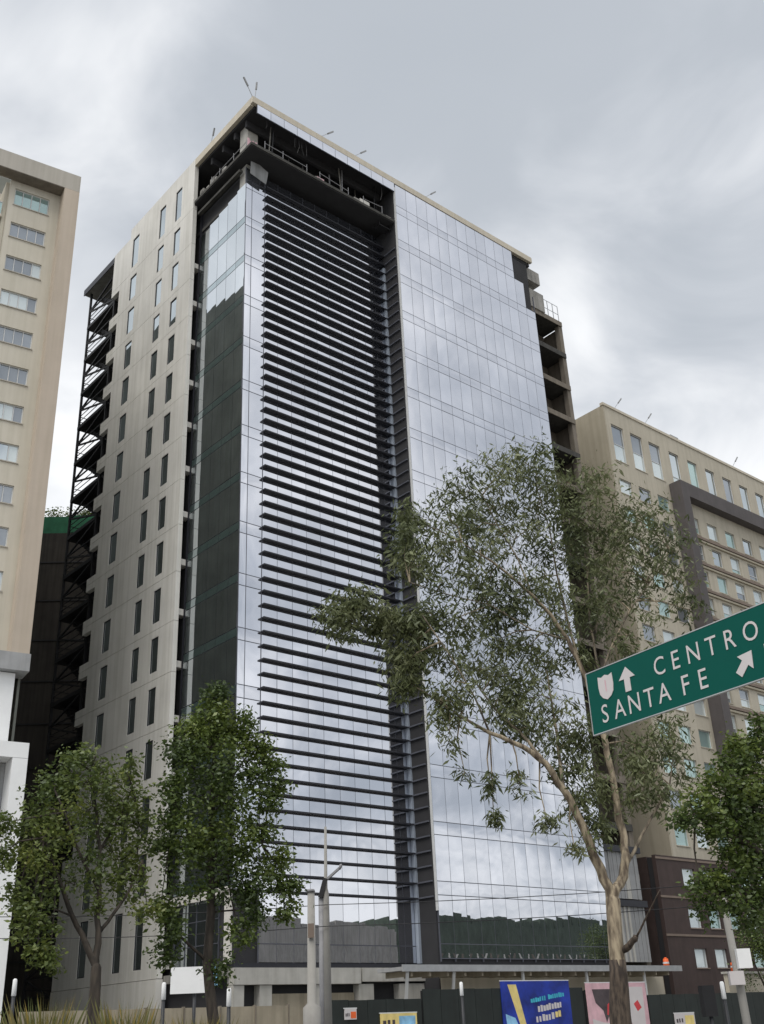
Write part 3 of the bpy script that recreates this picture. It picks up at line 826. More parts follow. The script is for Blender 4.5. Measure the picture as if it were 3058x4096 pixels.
for i, (cn, mt, xx) in enumerate((('grey', 'panel_grey', 3.0), ('white', 'slab_white', 7.6), ('dark green', 'reflected_green', 9.2))):
    w_ = rr.uniform(0.6, 1.2); h_ = rr.uniform(0.9, 1.8)
    o = MB().poly([(0, 0), (w_, 0), (w_ + rr.uniform(-.2, .2), h_), (rr.uniform(-.2, .2), h_ * rr.uniform(0.8, 1.0))], 0, 0.04).build('leaning_sheet', mt)
    o.location = wpt(xx, -0.5 + i * 0.07, 62.72); o.rotation_euler.z = YAW
    tag(o, cn + ' board standing upright among rubble on the open top storey of the tower', 'board', 'boards on the open storey')
rb_ = MB()
for i in range(9):
    y = rr.uniform(0.6, 6.2); rb_.box(-0.4, 0.1, y, y + rr.uniform(0.2, 0.6), 62.715, 62.72 + rr.uniform(0.3, 1.2))
for i in range(12):
    x = 1.6 + i * 1.0 + rr.uniform(-.3, .3); rb_.box(x, x + rr.uniform(0.3, 0.8), -1.58, -1.1, 62.715, 62.75 + rr.uniform(0.05, 0.4))
rb_ = rb_.build('rubble', 'raw_concrete'); rb_.location = (CX, CY, 0); rb_.rotation_euler.z = YAW
tag(rb_, 'grey building rubble and blocks heaped along the open storey edge', 'rubble', kind='stuff')
MB().poly([(0.05, 61.0), (1.5, 60.7), (1.7, 62.0), (0.9, 62.3), (0.1, 62.25)], -0.5, -0.46).build('loose_membrane', 'panel_grey', tower)
# things left lying on the open storey
def junk(name, label, cat, mat, x, y, sx, sy, sz, extra=None):
    o = thing(name, label, cat, wpt(x, y, 62.7), YAW)
    m = MB().box(-sx / 2, sx / 2, -sy / 2, sy / 2, 0.12, sz)
    m.build('load', mat, o)
    p = MB()
    for q in (-0.36, 0, 0.36):
        p.box(sx * q - 0.05, sx * q + 0.05, -sy / 2, sy / 2, 0.0, 0.1)
    p.build('pallet', 'hoarding_beige', o)
    return o
junk('board_stack', 'grey stack of boards on a pallet by the corner column of the open storey', 'boards', 'panel_grey', 1.9, -0.7, 1.5, 0.8, 0.9)
junk('bag_stack', 'pale stack of cement bags behind the guard rail of the open storey', 'bags', 'slab_white', 4.0, -0.8, 1.2, 0.7, 0.75)
junk('crate', 'reddish crate behind the guard rail of the open storey', 'crate', 'pink_print', 6.3, -0.9, 0.7, 0.6, 0.9)
junk('panel_stack', 'tall white stack of panels at the glazed end of the open storey', 'panels', 'slab_white', 10.9, -0.9, 1.0, 0.6, 1.1)
tank = thing('debris_chute', 'pink grey canvas sheet hung at the tower corner below the roof', 'sheet', wpt(-0.1, -0.9, 62.7), YAW)
m = MB()
for i in range(6):
    x0 = -0.45 + i * 0.17; m.poly([(x0, 0.0), (x0 + 0.16, 0.0), (x0 + 0.16, 1.15 - 0.12 * (i % 2)), (x0, 1.2 - 0.1 * (i % 3))], -0.10 + 0.05 * (i % 2), -0.04 + 0.05 * (i % 2))
m.build('canvas', 'pink_print', tank)
# suspended work platform and small fittings near the bay head
wp = thing('hanging_platform', 'narrow black work platform hanging in the recess under the roof', 'platform', wpt(12.9, -1.0, 61.9), YAW)
MB().box(-0.6, 0.6, -0.35, 0.35, 0, 0.07).build('deck', 'steel_black', wp)
m = MB()
for x in (-0.58, 0.58):
    for y in (-0.33, 0.33):
        m.box(x - 0.02, x + 0.02, y - 0.02, y + 0.02, 0.07, 1.1)
m.box(-0.6, 0.6, -0.35, -0.31, 1.05, 1.1).box(-0.6, 0.6, 0.31, 0.35, 1.05, 1.1)
m.build('rail', 'steel_black', wp)
MB().tube([(-0.55, 0, 1.1, 0.012), (-0.55, 0, 4.4, 0.012)], 5).build('cable', 'steel_black', wp)
MB().tube([(0.55, 0, 1.1, 0.012), (0.55, 0, 4.4, 0.012)], 5).build('cable', 'steel_black', wp)
# -- open end bay on the right
OX0, OX1 = 30.6, 35.6
for k in range(-1, 14):
    z = ZK(k) + 1.55
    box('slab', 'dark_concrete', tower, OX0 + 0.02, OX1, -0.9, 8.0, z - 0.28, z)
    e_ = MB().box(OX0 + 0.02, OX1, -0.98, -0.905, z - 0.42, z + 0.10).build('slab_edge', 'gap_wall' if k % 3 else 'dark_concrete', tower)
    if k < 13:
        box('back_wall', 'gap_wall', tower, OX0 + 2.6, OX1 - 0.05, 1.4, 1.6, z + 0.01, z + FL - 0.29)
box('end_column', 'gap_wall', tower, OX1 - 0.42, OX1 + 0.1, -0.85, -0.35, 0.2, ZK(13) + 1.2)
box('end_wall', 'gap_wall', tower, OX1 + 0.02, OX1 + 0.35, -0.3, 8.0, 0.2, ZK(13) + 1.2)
box('roof_return', 'raw_concrete', tower, 30.4, 32.6, -1.3, 6.0, 65.2, 66.6)
box('roof_return', 'raw_concrete', tower, 31.0, 33.1, -1.1, 6.0, ZK(13) + 1.6, 64.4)
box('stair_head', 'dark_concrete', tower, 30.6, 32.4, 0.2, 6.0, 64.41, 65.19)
rail = MB()
for x in (33.2, 33.95, 34.7, 35.45):
    rail.box(x, x + 0.05, -0.8, -0.75, ZK(13) + 1.55, ZK(13) + 3.6)
for z in (ZK(13) + 2.6, ZK(13) + 3.56):
    rail.box(33.2, 35.5, -0.79, -0.76, z, z + 0.05)
rail.build('guard_rail', 'galvanised', tower)
# lower part of the open bay closed with vertical sheets
sh = MB().box(0, 0.22, -0.06, 0.0, 0, 3.0).mesh('vertical_sheet', 'panel_grey')
sh2 = MB().box(0, 0.22, -0.09, 0.0, 0, 3.0).mesh('vertical_sheet', 'light_concrete')
for lvl in (5.3, 9.6):
    for i in range(19):
        o = link('vertical_sheet', sh2 if random.random() < 0.28 else sh, tower, (OX0 + 0.1 + i * 0.25, -1.05 + random.uniform(-0.04, 0.04), lvl + 0.1))
        o.scale.z = 1.12 if lvl > 9 else 1.27
box('floor_band', 'charcoal_fin', tower, OX0 + 0.02, OX1 + 0.1, -1.3, -0.99, 9.15, 9.6)
box('floor_band', 'charcoal_fin', tower, OX0 + 0.02, OX1 + 0.1, -1.3, -0.99, 13.0, 13.45)
# -- base of the tower
box('plinth_band', 'charcoal_fin', tower, -0.05, 30.5, -0.35, -0.04, 5.05, 5.28)
bb = MB()
bb.box(-0.1, 8.6, -0.5, 0.18, 4.2, 5.04).box(8.7, 13.7, -0.5, 0.18, 4.3, 5.04)
bb.build('base_beam', 'light_concrete', tower)
for i, (x0, x1) in enumerate(((-0.1, 0.6), (1.6, 2.4), (5.4, 6.0), (8.5, 9.6), (11.6, 13.6))):
    box('base_pier', 'light_concrete', tower, x0, x1, -0.4, 0.15, 0.12, 4.18)
for x0, x1 in ((2.45, 5.35), (6.05, 8.45)):
    box('infill_board', 'hoarding_beige', tower, x0, x1, 0.0, 0.16, 0.12, 3.75)
box('base_wall', 'beige_render', tower, 13.7, 35.6, -1.8, -1.76, 0.12, 4.4)
# lobby recess at the corner
box('lobby_column', 'slab_white', tower, 0.1, 0.75, 0.25, 0.95, 5.3, 9.2)
box('lobby_soffit', 'slab_white', tower, -0.05, 6.0, 0.12, 6.4, 9.05, 9.28)
box('lobby_floor', 'raw_concrete', tower, -0.4, 6.0, -0.03, 6.45, 4.6, 5.04)
lg = MB()
for y in (1.5, 2.7, 3.9, 5.1, 6.3):
    lg.box(0.12, 0.18, y, y + 0.05, 5.05, 9.04)
for z in (6.4, 7.7):
    lg.box(0.12, 0.18, 1.5, 6.3, z, z + 0.05)
lg = lg.build('lobby_glazing', 'mullion_grey', tower)
for j in range(4):
    pane('lobby_pane', lg, 0.15, 2.12 + 1.2 * j, 7.05, 1.14, 3.9, 'glass_window', 'side')
# lower front glass under the louvred bay is carried by the same panes; soffit bumps over the lobby
for j in range(5):
    box('soffit_block', 'slab_white', tower, -0.25, -0.06, 1.0 + j * 1.15, 1.7 + j * 1.15, 8.75, 9.2)
# -- entrance canopy
can = thing('entrance_canopy', 'long grey steel canopy with slanted struts over the hoarding of the tower', 'canopy', (CX, CY, 0), YAW)
box('deck', 'ledge_grey', can, 8.6, 34.4, -4.2, -1.95, 4.66, 4.86)
box('fascia', 'galvanised', can, 8.5, 34.5, -4.32, -4.21, 4.60, 4.96)
for i in range(18):
    box('joist', 'hoarding_beige', can, 9.2 + i * 1.4, 9.35 + i * 1.4, -4.15, -1.97, 4.36, 4.65)
for x in (9.0, 12.6):
    MB().bar((x, -4.1, 4.6), (x + 0.9, -2.4, 0.12), 0.16).build('strut', 'alu_white', can)
for x in (18.5, 24.5, 30.5):
    MB().bar((x, -4.0, 4.6), (x, -4.0, 0.12), 0.14).build('strut', 'alu_white', can)

# -- steel stair on the rear end of the side wall
st = thing('steel_stair', 'black steel escape stair with braced frame beside the beige side wall', 'stair', wpt(0, 20.6, 0), YAW)
SX0, SX1, SY0, SY1 = -0.3, 3.4, 0.1, 5.3
post = MB().box(-0.09, 0.09, -0.09, 0.09, 0.12, 65.6).mesh('post', 'steel_black')
for x in (SX0, SX1):
    for y in (SY0, SY1):
        link('post', post, st, (x, y, 0))
ld = MB().box(SX0 - 0.1, SX1 + 0.1, SY0 + 0.1, SY1 + 0.12, -0.3, 0).mesh('landing', 'steel_black')
fl = MB()
for i in range(11):
    fl.box(0.2 + i * 0.0, 1.6, 0.5 + i * 0.38, 0.9 + i * 0.38, i * 0.3, i * 0.3 + 0.06)
fl.bar((0.2, 0.4, 0.0), (0.2, 4.8, 3.4), 0.06, 0.28); fl.bar((1.6, 0.4, 0.0), (1.6, 4.8, 3.4), 0.06, 0.28)
fl = fl.mesh('flight', 'steel_black')
br = MB().bar((SX0, SY0, 0.1), (SX0, SY1, 1.7), 0.13).bar((SX0, SY1, 1.75), (SX0, SY0, 3.25), 0.13).bar((SX0, SY0, 1.75), (SX0, SY1, 1.75), 0.10).mesh('brace', 'steel_black')
br2 = MB().bar((SX1, SY0, 0.1), (SX1, SY1, 1.7), 0.11).bar((SX1, SY1, 1.75), (SX1, SY0, 3.25), 0.11).mesh('brace', 'steel_black')
rl = MB()
for z in (0.55, 1.05):
    rl.bar((SX0, SY0, z), (SX0, SY1, z), 0.05)
    rl.bar((SX0, SY1, z), (SX1, SY1, z), 0.05)
rl = rl.mesh('railing', 'steel_black')
for i in range(17):
    z = 61.8 - 3.6 * i
    link('landing', ld, st, (0, 0, z))
    link('flight', fl, st, (0.2, 0, z))
    link('brace', br, st, (0, 0, z)); link('brace', br2, st, (0, 0, z))
    link('railing', rl, st, (0, 0, z))
rf = MB().box(-0.75, 4.0, -0.15, 5.9, 65.6, 65.85).build('roof', 'raw_concrete', st)
box('roof_edge', 'charcoal_fin', st, -0.82, -0.76, -0.2, 5.9, 65.5, 66.15)
# thin slanted rods on the tower roof
def rod(x, y, z, dx, dz, label, L=1.7):
    o = thing('roof_rod', label, 'rod', wpt(x, y, z), YAW, 'thin rods on the roof edges')
    MB().bar((0, 0, 0), (dx * L, -0.1, dz * L), 0.045).build('shaft', 'galvanised', o)
    MB().bar((dx * L * 0.55, -0.08, dz * L * 0.55), (dx * L, -0.1, dz * L), 0.11).build('lamp_head', 'panel_grey', o)
    MB().box(-0.09, 0.09, -0.07, 0.07, -0.03, 0.03).build('foot', 'steel_black', o)
    return o
rod(-0.7, -1.8, 67.34, -0.55, 0.85, 'thin rod leaning left off the peak of the tower roof corner')
rod(-0.5, -1.8, 67.34, 0.05, 1.0, 'thin upright rod on the peak of the tower roof corner')
rod(5.9, -1.8, 67.34, 0.75, 0.75, 'thin slanted rod on the tower roof edge above the red crate')
rod(9.4, -1.8, 67.34, 0.75, 0.75, 'thin slanted rod on the tower roof edge above the middle of the louvred bay')
rod(17.4, -1.8, 67.34, 0.75, 0.75, 'thin slanted rod on the tower roof edge above the mirrored bay')
o = rod(-0.65, 4.4, 67.34, -0.2, 0.95, 'thin slanted rod on the side parapet of the tower above the open storey')
o.rotation_euler.z = YAW + R(90)

# ------------------------------------------------------------------ cream apartment block on the left
P2X, P2Y, YAW2 = -20.70, 58.0, R(32.68)
apt = thing('apartment_block', 'cream apartment block with tan projecting frame and rows of wide windows', 'building', (P2X, P2Y, 0), YAW2)
wall = MB()
WX0, WX1 = -4.0, -1.62
TOPS = [55.8] + [52.82 - 2.855 * i for i in range(18)]
HTS = [1.45] + [1.26] * 18
prev = 56.45
for t_, h_ in zip(TOPS, HTS):
    wall.box(-4.36, -0.9, 1.0, 1.35, t_, prev)
    wall.box(-4.36, WX0, 1.0, 1.35, t_ - h_, t_); wall.box(WX1, -0.9, 1.0, 1.35, t_ - h_, t_)
    prev = t_ - h_
wall.box(-4.36, -0.9, 1.0, 1.35, 0.12, prev)
wall.build('wall', 'cream_render', apt)
for i, (t_, h_) in enumerate(zip(TOPS, HTS)):
    w = MB(); b_ = t_ - h_; f_ = 0.06
    w.box(WX0, WX1, 1.12, 1.2, t_ - f_, t_).box(WX0, WX1, 1.12, 1.2, b_, b_ + f_).box(WX0, WX0 + f_, 1.12, 1.2, b_ + f_, t_ - f_).box(WX1 - f_, WX1, 1.12, 1.2, b_ + f_, t_ - f_)
    for q in (1, 2, 3):
        x = WX0 + (WX1 - WX0) * q / 4
        w.box(x - 0.025, x + 0.025, 1.12, 1.2, b_ + f_, t_ - f_)
    w = w.build('window', 'alu_white', apt)
    for q in range(4):
        x = WX0 + (WX1 - WX0) * (q + 0.5) / 4
        mt = 'glass_grey'
        if i == 0: mt = 'glass_teal'
        elif i == 3: mt = 'glass_curtained' if q < 3 else 'glass_grey'
        elif i >= 7: mt = random.choice(('glass_curtained', 'glass_teal', 'glass_window', 'glass_grey'))
        elif random.random() < 0.18: mt = 'glass_curtained'
        pane('pane', w, x, 1.17, (t_ + b_) / 2, (WX1 - WX0) / 4 - 0.07, h_ - 2 * f_, mt, 'front', 0.002, 0.004)
    MB().box(WX0 - 0.06, WX1 + 0.06, 0.93, 1.11, b_ - 0.07, b_ - 0.005).build('sill', 'frame_beam', w)
# dark blind strip in the topmost window
box('blind', 'ledge_grey', apt, WX0 + 0.07, WX1 - 0.07, 1.205, 1.22, 54.45, 54.8)
fr = MB().box(-14.0, 0.16, 0.0, 1.0, 56.46, 57.92).build('frame_beam', 'frame_beam', apt)
box('frame_fin', 'tan_fin', apt, -0.9, 0.16, 0.0, 1.4, 21.9, 56.45)
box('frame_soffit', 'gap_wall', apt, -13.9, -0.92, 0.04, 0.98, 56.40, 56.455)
# balcony recess further left
box('recess_back', 'cream_render', apt, -13.9, -4.37, 3.2, 3.4, 0.12, 56.4)
box('recess_side', 'cream_render', apt, -4.6, -4.37, 1.36, 3.2, 0.12, 56.4)
for i, t_ in enumerate(TOPS):
    z = t_ - HTS[i] - 1.0
    box('balcony_slab', 'cream_render', apt, -13.8, -4.62, 1.2, 3.2, z - 0.2, z)
    r_ = MB().box(-13.7, -4.64, 1.22, 1.27, z + 1.02, z + 1.08).build('balcony_rail', 'alu_white', apt)
    for q in range(6):
        pane('rail_pane', r_, -5.4 - 1.5 * q, 1.25, z + 0.52, 1.42, 0.95, 'glass_teal', 'front', 0.001, 0.003)
# body, bare side and an unseen roof block added to raise the reflected roofline
box('body', 'cream_render', apt, -14.0, -0.0, 3.42, 37.9, 0.12, 57.0)
box('side_wall', 'side_render', apt, 0.0, 0.14, 1.42, 38.0, 0.12, 57.6)
box('added_roof_block', 'side_render', apt, -13.0, -0.2, 10.0, 37.5, 57.01, 64.5)
# ledge and white portal at the foot
box('ledge', 'ledge_grey', apt, -14.0, 0.22, -0.15, 1.45, 20.85, 21.88)
box('foot_wall', 'white_paint', apt, -14.0, -0.42, 0.35, 0.98, 0.12, 20.8)
po = MB().box(-14.0, 0.2, -2.0, -0.2, 15.5, 16.32).box(-0.6, 0.2, -2.0, -0.2, 0.12, 15.48)
po.build('portal_frame', 'white_paint', apt)
box('portal_infill', 'ledge_grey', apt, -13.9, -0.62, -0.6, -0.4, 0.12, 15.46)

# ------------------------------------------------------------------ block behind, coloured dark for shade, with green netting and treetops
dk = thing('rear_block', 'rear building coloured dark for shade behind the steel stair with green netting on its roof', 'building', (-30.0, 95.0, 0), R(4))
box('wall', 'shaded_render', dk, -30, 7.2, 0, 20, 0.12, 47.2)
for i in range(11):
    box('wall_joint', 'steel_black', dk, -30, 7.25, -0.06, -0.003, 4.0 + i * 4.0, 4.12 + i * 4.0)
net = thing('roof_netting', 'green construction netting fence along the roof of the dark rear building', 'netting', (-30.0, 95.2, 47.2), R(4))
for i in range(10):
    MB().box(-20 + i * 2.7, -20 + i * 2.7 + 2.62, 0.0, 0.05, 0.0, 2.0 + random.uniform(-0.15, 0.1)).build('net_panel', 'netting_green', net)
for i in range(11):
    MB().bar((-20.03 + i * 2.7, 0.12, 0), (-20.03 + i * 2.7, 0.12, 2.7), 0.08).build('post', 'steel_black', net)

# ------------------------------------------------------------------ beige hotel block on the right
hx = thing('hotel_block', 'long beige block with dark brown projecting frame and dark brown podium', 'building', (CX, CY, 0), YAW)
HX0, HX1, HZ = 43.2, 96.0, 56.8
def win(parent, x0, x1, z0, z1, y, mats, split=0.0, sill='beige_render', rev=0.22):
    """framed window with its pane(s) set into a recess at depth y"""
    f_ = 0.06
    w = MB().box(x0, x1, y + 0.05, y + 0.14, z1 - f_, z1).box(x0, x1, y + 0.05, y + 0.14, z0, z0 + f_)
    w.box(x0, x0 + f_, y + 0.05, y + 0.14, z0 + f_, z1 - f_).box(x1 - f_, x1, y + 0.05, y + 0.14, z0 + f_, z1 - f_)
    zs = [z0 + f_, z1 - f_]
    if split:
        zm = z0 + (z1 - z0) * split
        w.box(x0 + f_, x1 - f_, y + 0.05, y + 0.14, zm - 0.03, zm + 0.03)
        zs = [z0 + f_, zm, z1 - f_]
    w = w.build('window', 'alu_white', parent)
    for i in range(len(zs) - 1):
        pane('pane', w, (x0 + x1) / 2, y + 0.1, (zs[i] + zs[i + 1]) / 2, x1 - x0 - 2 * f_, zs[i + 1] - zs[i] - 0.03, mats[min(i, len(mats) - 1)], 'front', 0.002, 0.004)
    MB().box(x0 - 0.05, x1 + 0.05, y - 0.16, y + 0.04, z0 - 0.08, z0 - 0.004).build('sill', sill, w)
    return w
def wall_rows(parent, name, mat, xa, xb, y, th, rows, cols, ztop, zbot):
    """facade with real openings: rows [(z0, z1)] from top to bottom, cols [(x0, x1)]"""
    m = MB(); prev = ztop
    for z0, z1 in rows:
        m.box(xa, xb, y, y + th, z1, prev)
        xs = [xa] + [v for c in cols for v in c] + [xb]
        for j in range(0, len(xs), 2):
            m.box(xs[j], xs[j + 1], y, y + th, z0, z1)
        prev = z0
    m.box(xa, xb, y, y + th, zbot, prev)
    return m.build(name, mat, parent)
hc = [(43.9 + 3.03 * i, 45.8 + 3.03 * i) for i in range(3)] + [(53.4 + 3.25 * i, 55.1 + 3.25 * i) for i in range(12)]
rows = [(50.9, 55.0)] + [(47.3 - 2.98 * i, 48.9 - 2.98 * i) for i in range(12)]
wall_rows(hx, 'facade_wall', 'beige_render', HX0, HX1, 1.0, 0.35, rows, hc, HZ, 13.4)
for r_, (z0, z1) in enumerate(rows):
    for c_, (x0, x1) in enumerate(hc):
        if r_ and x0 > 53: continue                       # behind the framed section
        if r_ == 0:
            if c_ < 3: win(hx, x0, x1, z0, z1, 1.1, ('glass_curtained', 'glass_grey'), 0.48)
            else: win(hx, x0, x1, z0, z1, 1.1, ('glass_curtained', random.choice(('glass_window', 'glass_grey', 'glass_teal'))), 0.3)
        else:
            win(hx, x0, x1, z0, z1, 1.1, (random.choice(('glass_curtained', 'glass_curtained', 'glass_teal', 'glass_grey')),), 0.0)
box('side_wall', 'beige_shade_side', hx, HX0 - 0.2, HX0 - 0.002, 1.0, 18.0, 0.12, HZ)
box('core', 'dark_core', hx, HX0, HX1, 1.40, 18.0, 0.2, HZ - 0.6)
box('parapet', 'parapet_cream', hx, HX0 - 0.25, HX1, 0.9, 1.3, HZ + 0.005, HZ + 0.3)
box('link_wall', 'ledge_grey', hx, HX0 - 1.8, HX0 - 0.21, 5.0, 15.0, 0.12, HZ - 0.6)
box('link_cap', 'steel_black', hx, HX0 - 3.4, HX0 - 0.21, 4.8, 15.1, HZ - 0.59, HZ - 0.2)
box('roof_unit', 'ledge_grey', hx, 55.0, 56.4, 1.4, 2.6, HZ + 0.31, HZ + 0.95)
# projecting dark frame
FX, FZ, FY = 52.3, 50.7, -0.4
fm = MB().box(FX, FX + 1.25, FY, 0.95, 13.5, FZ).box(FX + 1.25, HX1, FY, 0.95, FZ - 1.55, FZ).build('projecting_frame', 'brown_frame', hx)
fc = [(54.1 + 3.25 * i, 55.85 + 3.25 * i) for i in range(12)]
frw = [(45.75 - 2.93 * i, 47.55 - 2.93 * i) for i in range(11)]
wall_rows(hx, 'framed_wall', 'beige_render', FX + 1.26, HX1, 0.55, 0.3, frw, fc, FZ - 1.56, 13.5)
for r_, (z0, z1) in enumerate(frw):
    for c_, (x0, x1) in enumerate(fc):
        win(hx, x0, x1, z0, z1, 0.66, (random.choice(('glass_curtained', 'glass_curtained', 'glass_grey', 'glass_teal', 'glass_window')), random.choice(('glass_curtained', 'glass_grey'))), random.choice((0.0, 0.45, 0.3)))
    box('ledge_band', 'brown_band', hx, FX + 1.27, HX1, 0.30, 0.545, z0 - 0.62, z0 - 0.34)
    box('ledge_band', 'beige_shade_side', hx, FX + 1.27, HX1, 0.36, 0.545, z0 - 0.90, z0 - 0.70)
# podium
pc = [(42.6 + 2.75 * i, 44.25 + 2.75 * i) for i in range(14)]
pr = [(11.1, 12.5), (8.0, 9.45), (5.1, 6.5)]
wall_rows(hx, 'podium_wall', 'brown_podium', 39.3, HX1, 0.0, 0.35, pr, pc, 13.35, 0.12)
for r_, (z0, z1) in enumerate(pr):
    for c_, (x0, x1) in enumerate(pc):
        win(hx, x0, x1, z0, z1, 0.1, (random.choice(('glass_curtained', 'glass_curtained', 'glass_teal')),), 0.0, 'brown_band')
for z in (13.05, 10.15, 7.35):
    box('podium_band', 'brown_band', hx, 39.25, HX1, -0.06, -0.003, z, z + 0.16)
box('podium_core', 'dark_core', hx, 39.4, HX1, 0.36, 0.9, 0.2, 13.2)
box('podium_end', 'brown_podium', hx, 39.3, 43.0, 0.92, 15.0, 0.12, 13.3)
for x, lab in ((45.0, 'beside the corner of the beige roof'), (50.0, 'between the corner and the grey roof unit of the beige block'), (66.0, 'beyond the grey roof unit of the beige block')):
    rod(x, 1.1, HZ + 0.31, 0.7, 0.85, 'thin slanted rod ' + lab, 2.0)
# low beige boundary house in front of the podium
lh = thing('low_annex', 'low beige annex wall in front of the dark brown podium', 'annex', (CX, CY, 0), YAW)
box('wall', 'beige_render', lh, 37.0, 60.0, -6.2, -5.9, 0.12, 4.3)
box('coping', 'light_concrete', lh, 36.9, 60.0, -6.3, -5.8, 4.31, 4.45)

# ------------------------------------------------------------------ across the street: seen only as reflections in the glass
op = thing('warehouse', 'long grey low warehouse across the street, showing reflected in the lowest louvred glass', 'warehouse', wpt(0, -78, 0), YAW)
box('wall', 'reflected_grey', op, 20, 80, -20, 0, 0.12, 15.4)
for i in range(10):
    box('gable', 'reflected_grey', op, 20 + i * 6.0, 20 + i * 6.0 + 5.6, -19.5, -0.3, 15.403, 15.8 + random.uniform(0, 1.0))
    box('shutter', 'panel_grey', op, 20 + i * 6.0 + 1.0, 20 + i * 6.0 + 2.2, 0.003, 0.08, 6.0, 10.0)
op = thing('tree_stand_in', 'long dark green block standing in for trees across the street, showing reflected in the lowest mirrored bay', 'stand-in', wpt(0, -78, 0), YAW)
box('wall', 'reflected_green', op, 80.1, 150, -20, 0, 0.12, 16.2)  # unseen block added for the green tree reflection in the bay glass
for i in range(12):
    box('gable', 'reflected_green', op, 80.2 + i * 5.8, 85.6 + i * 5.8, -19.5, -0.3, 16.203, 16.8 + random.uniform(0, 1.2))
    box('shutter', 'slab_white', op, 80.2 + i * 5.8 + 1.0, 80.2 + i * 5.8 + 1.7, 0.003, 0.08, 7.0, 11.5)  # pale strips added for whitish upright streaks in that reflection
    box('shutter', 'gap_wall', op, 80.2 + i * 5.8 + 3.3, 80.2 + i * 5.8 + 4.4, 0.003, 0.08, 7.0, 11.5)

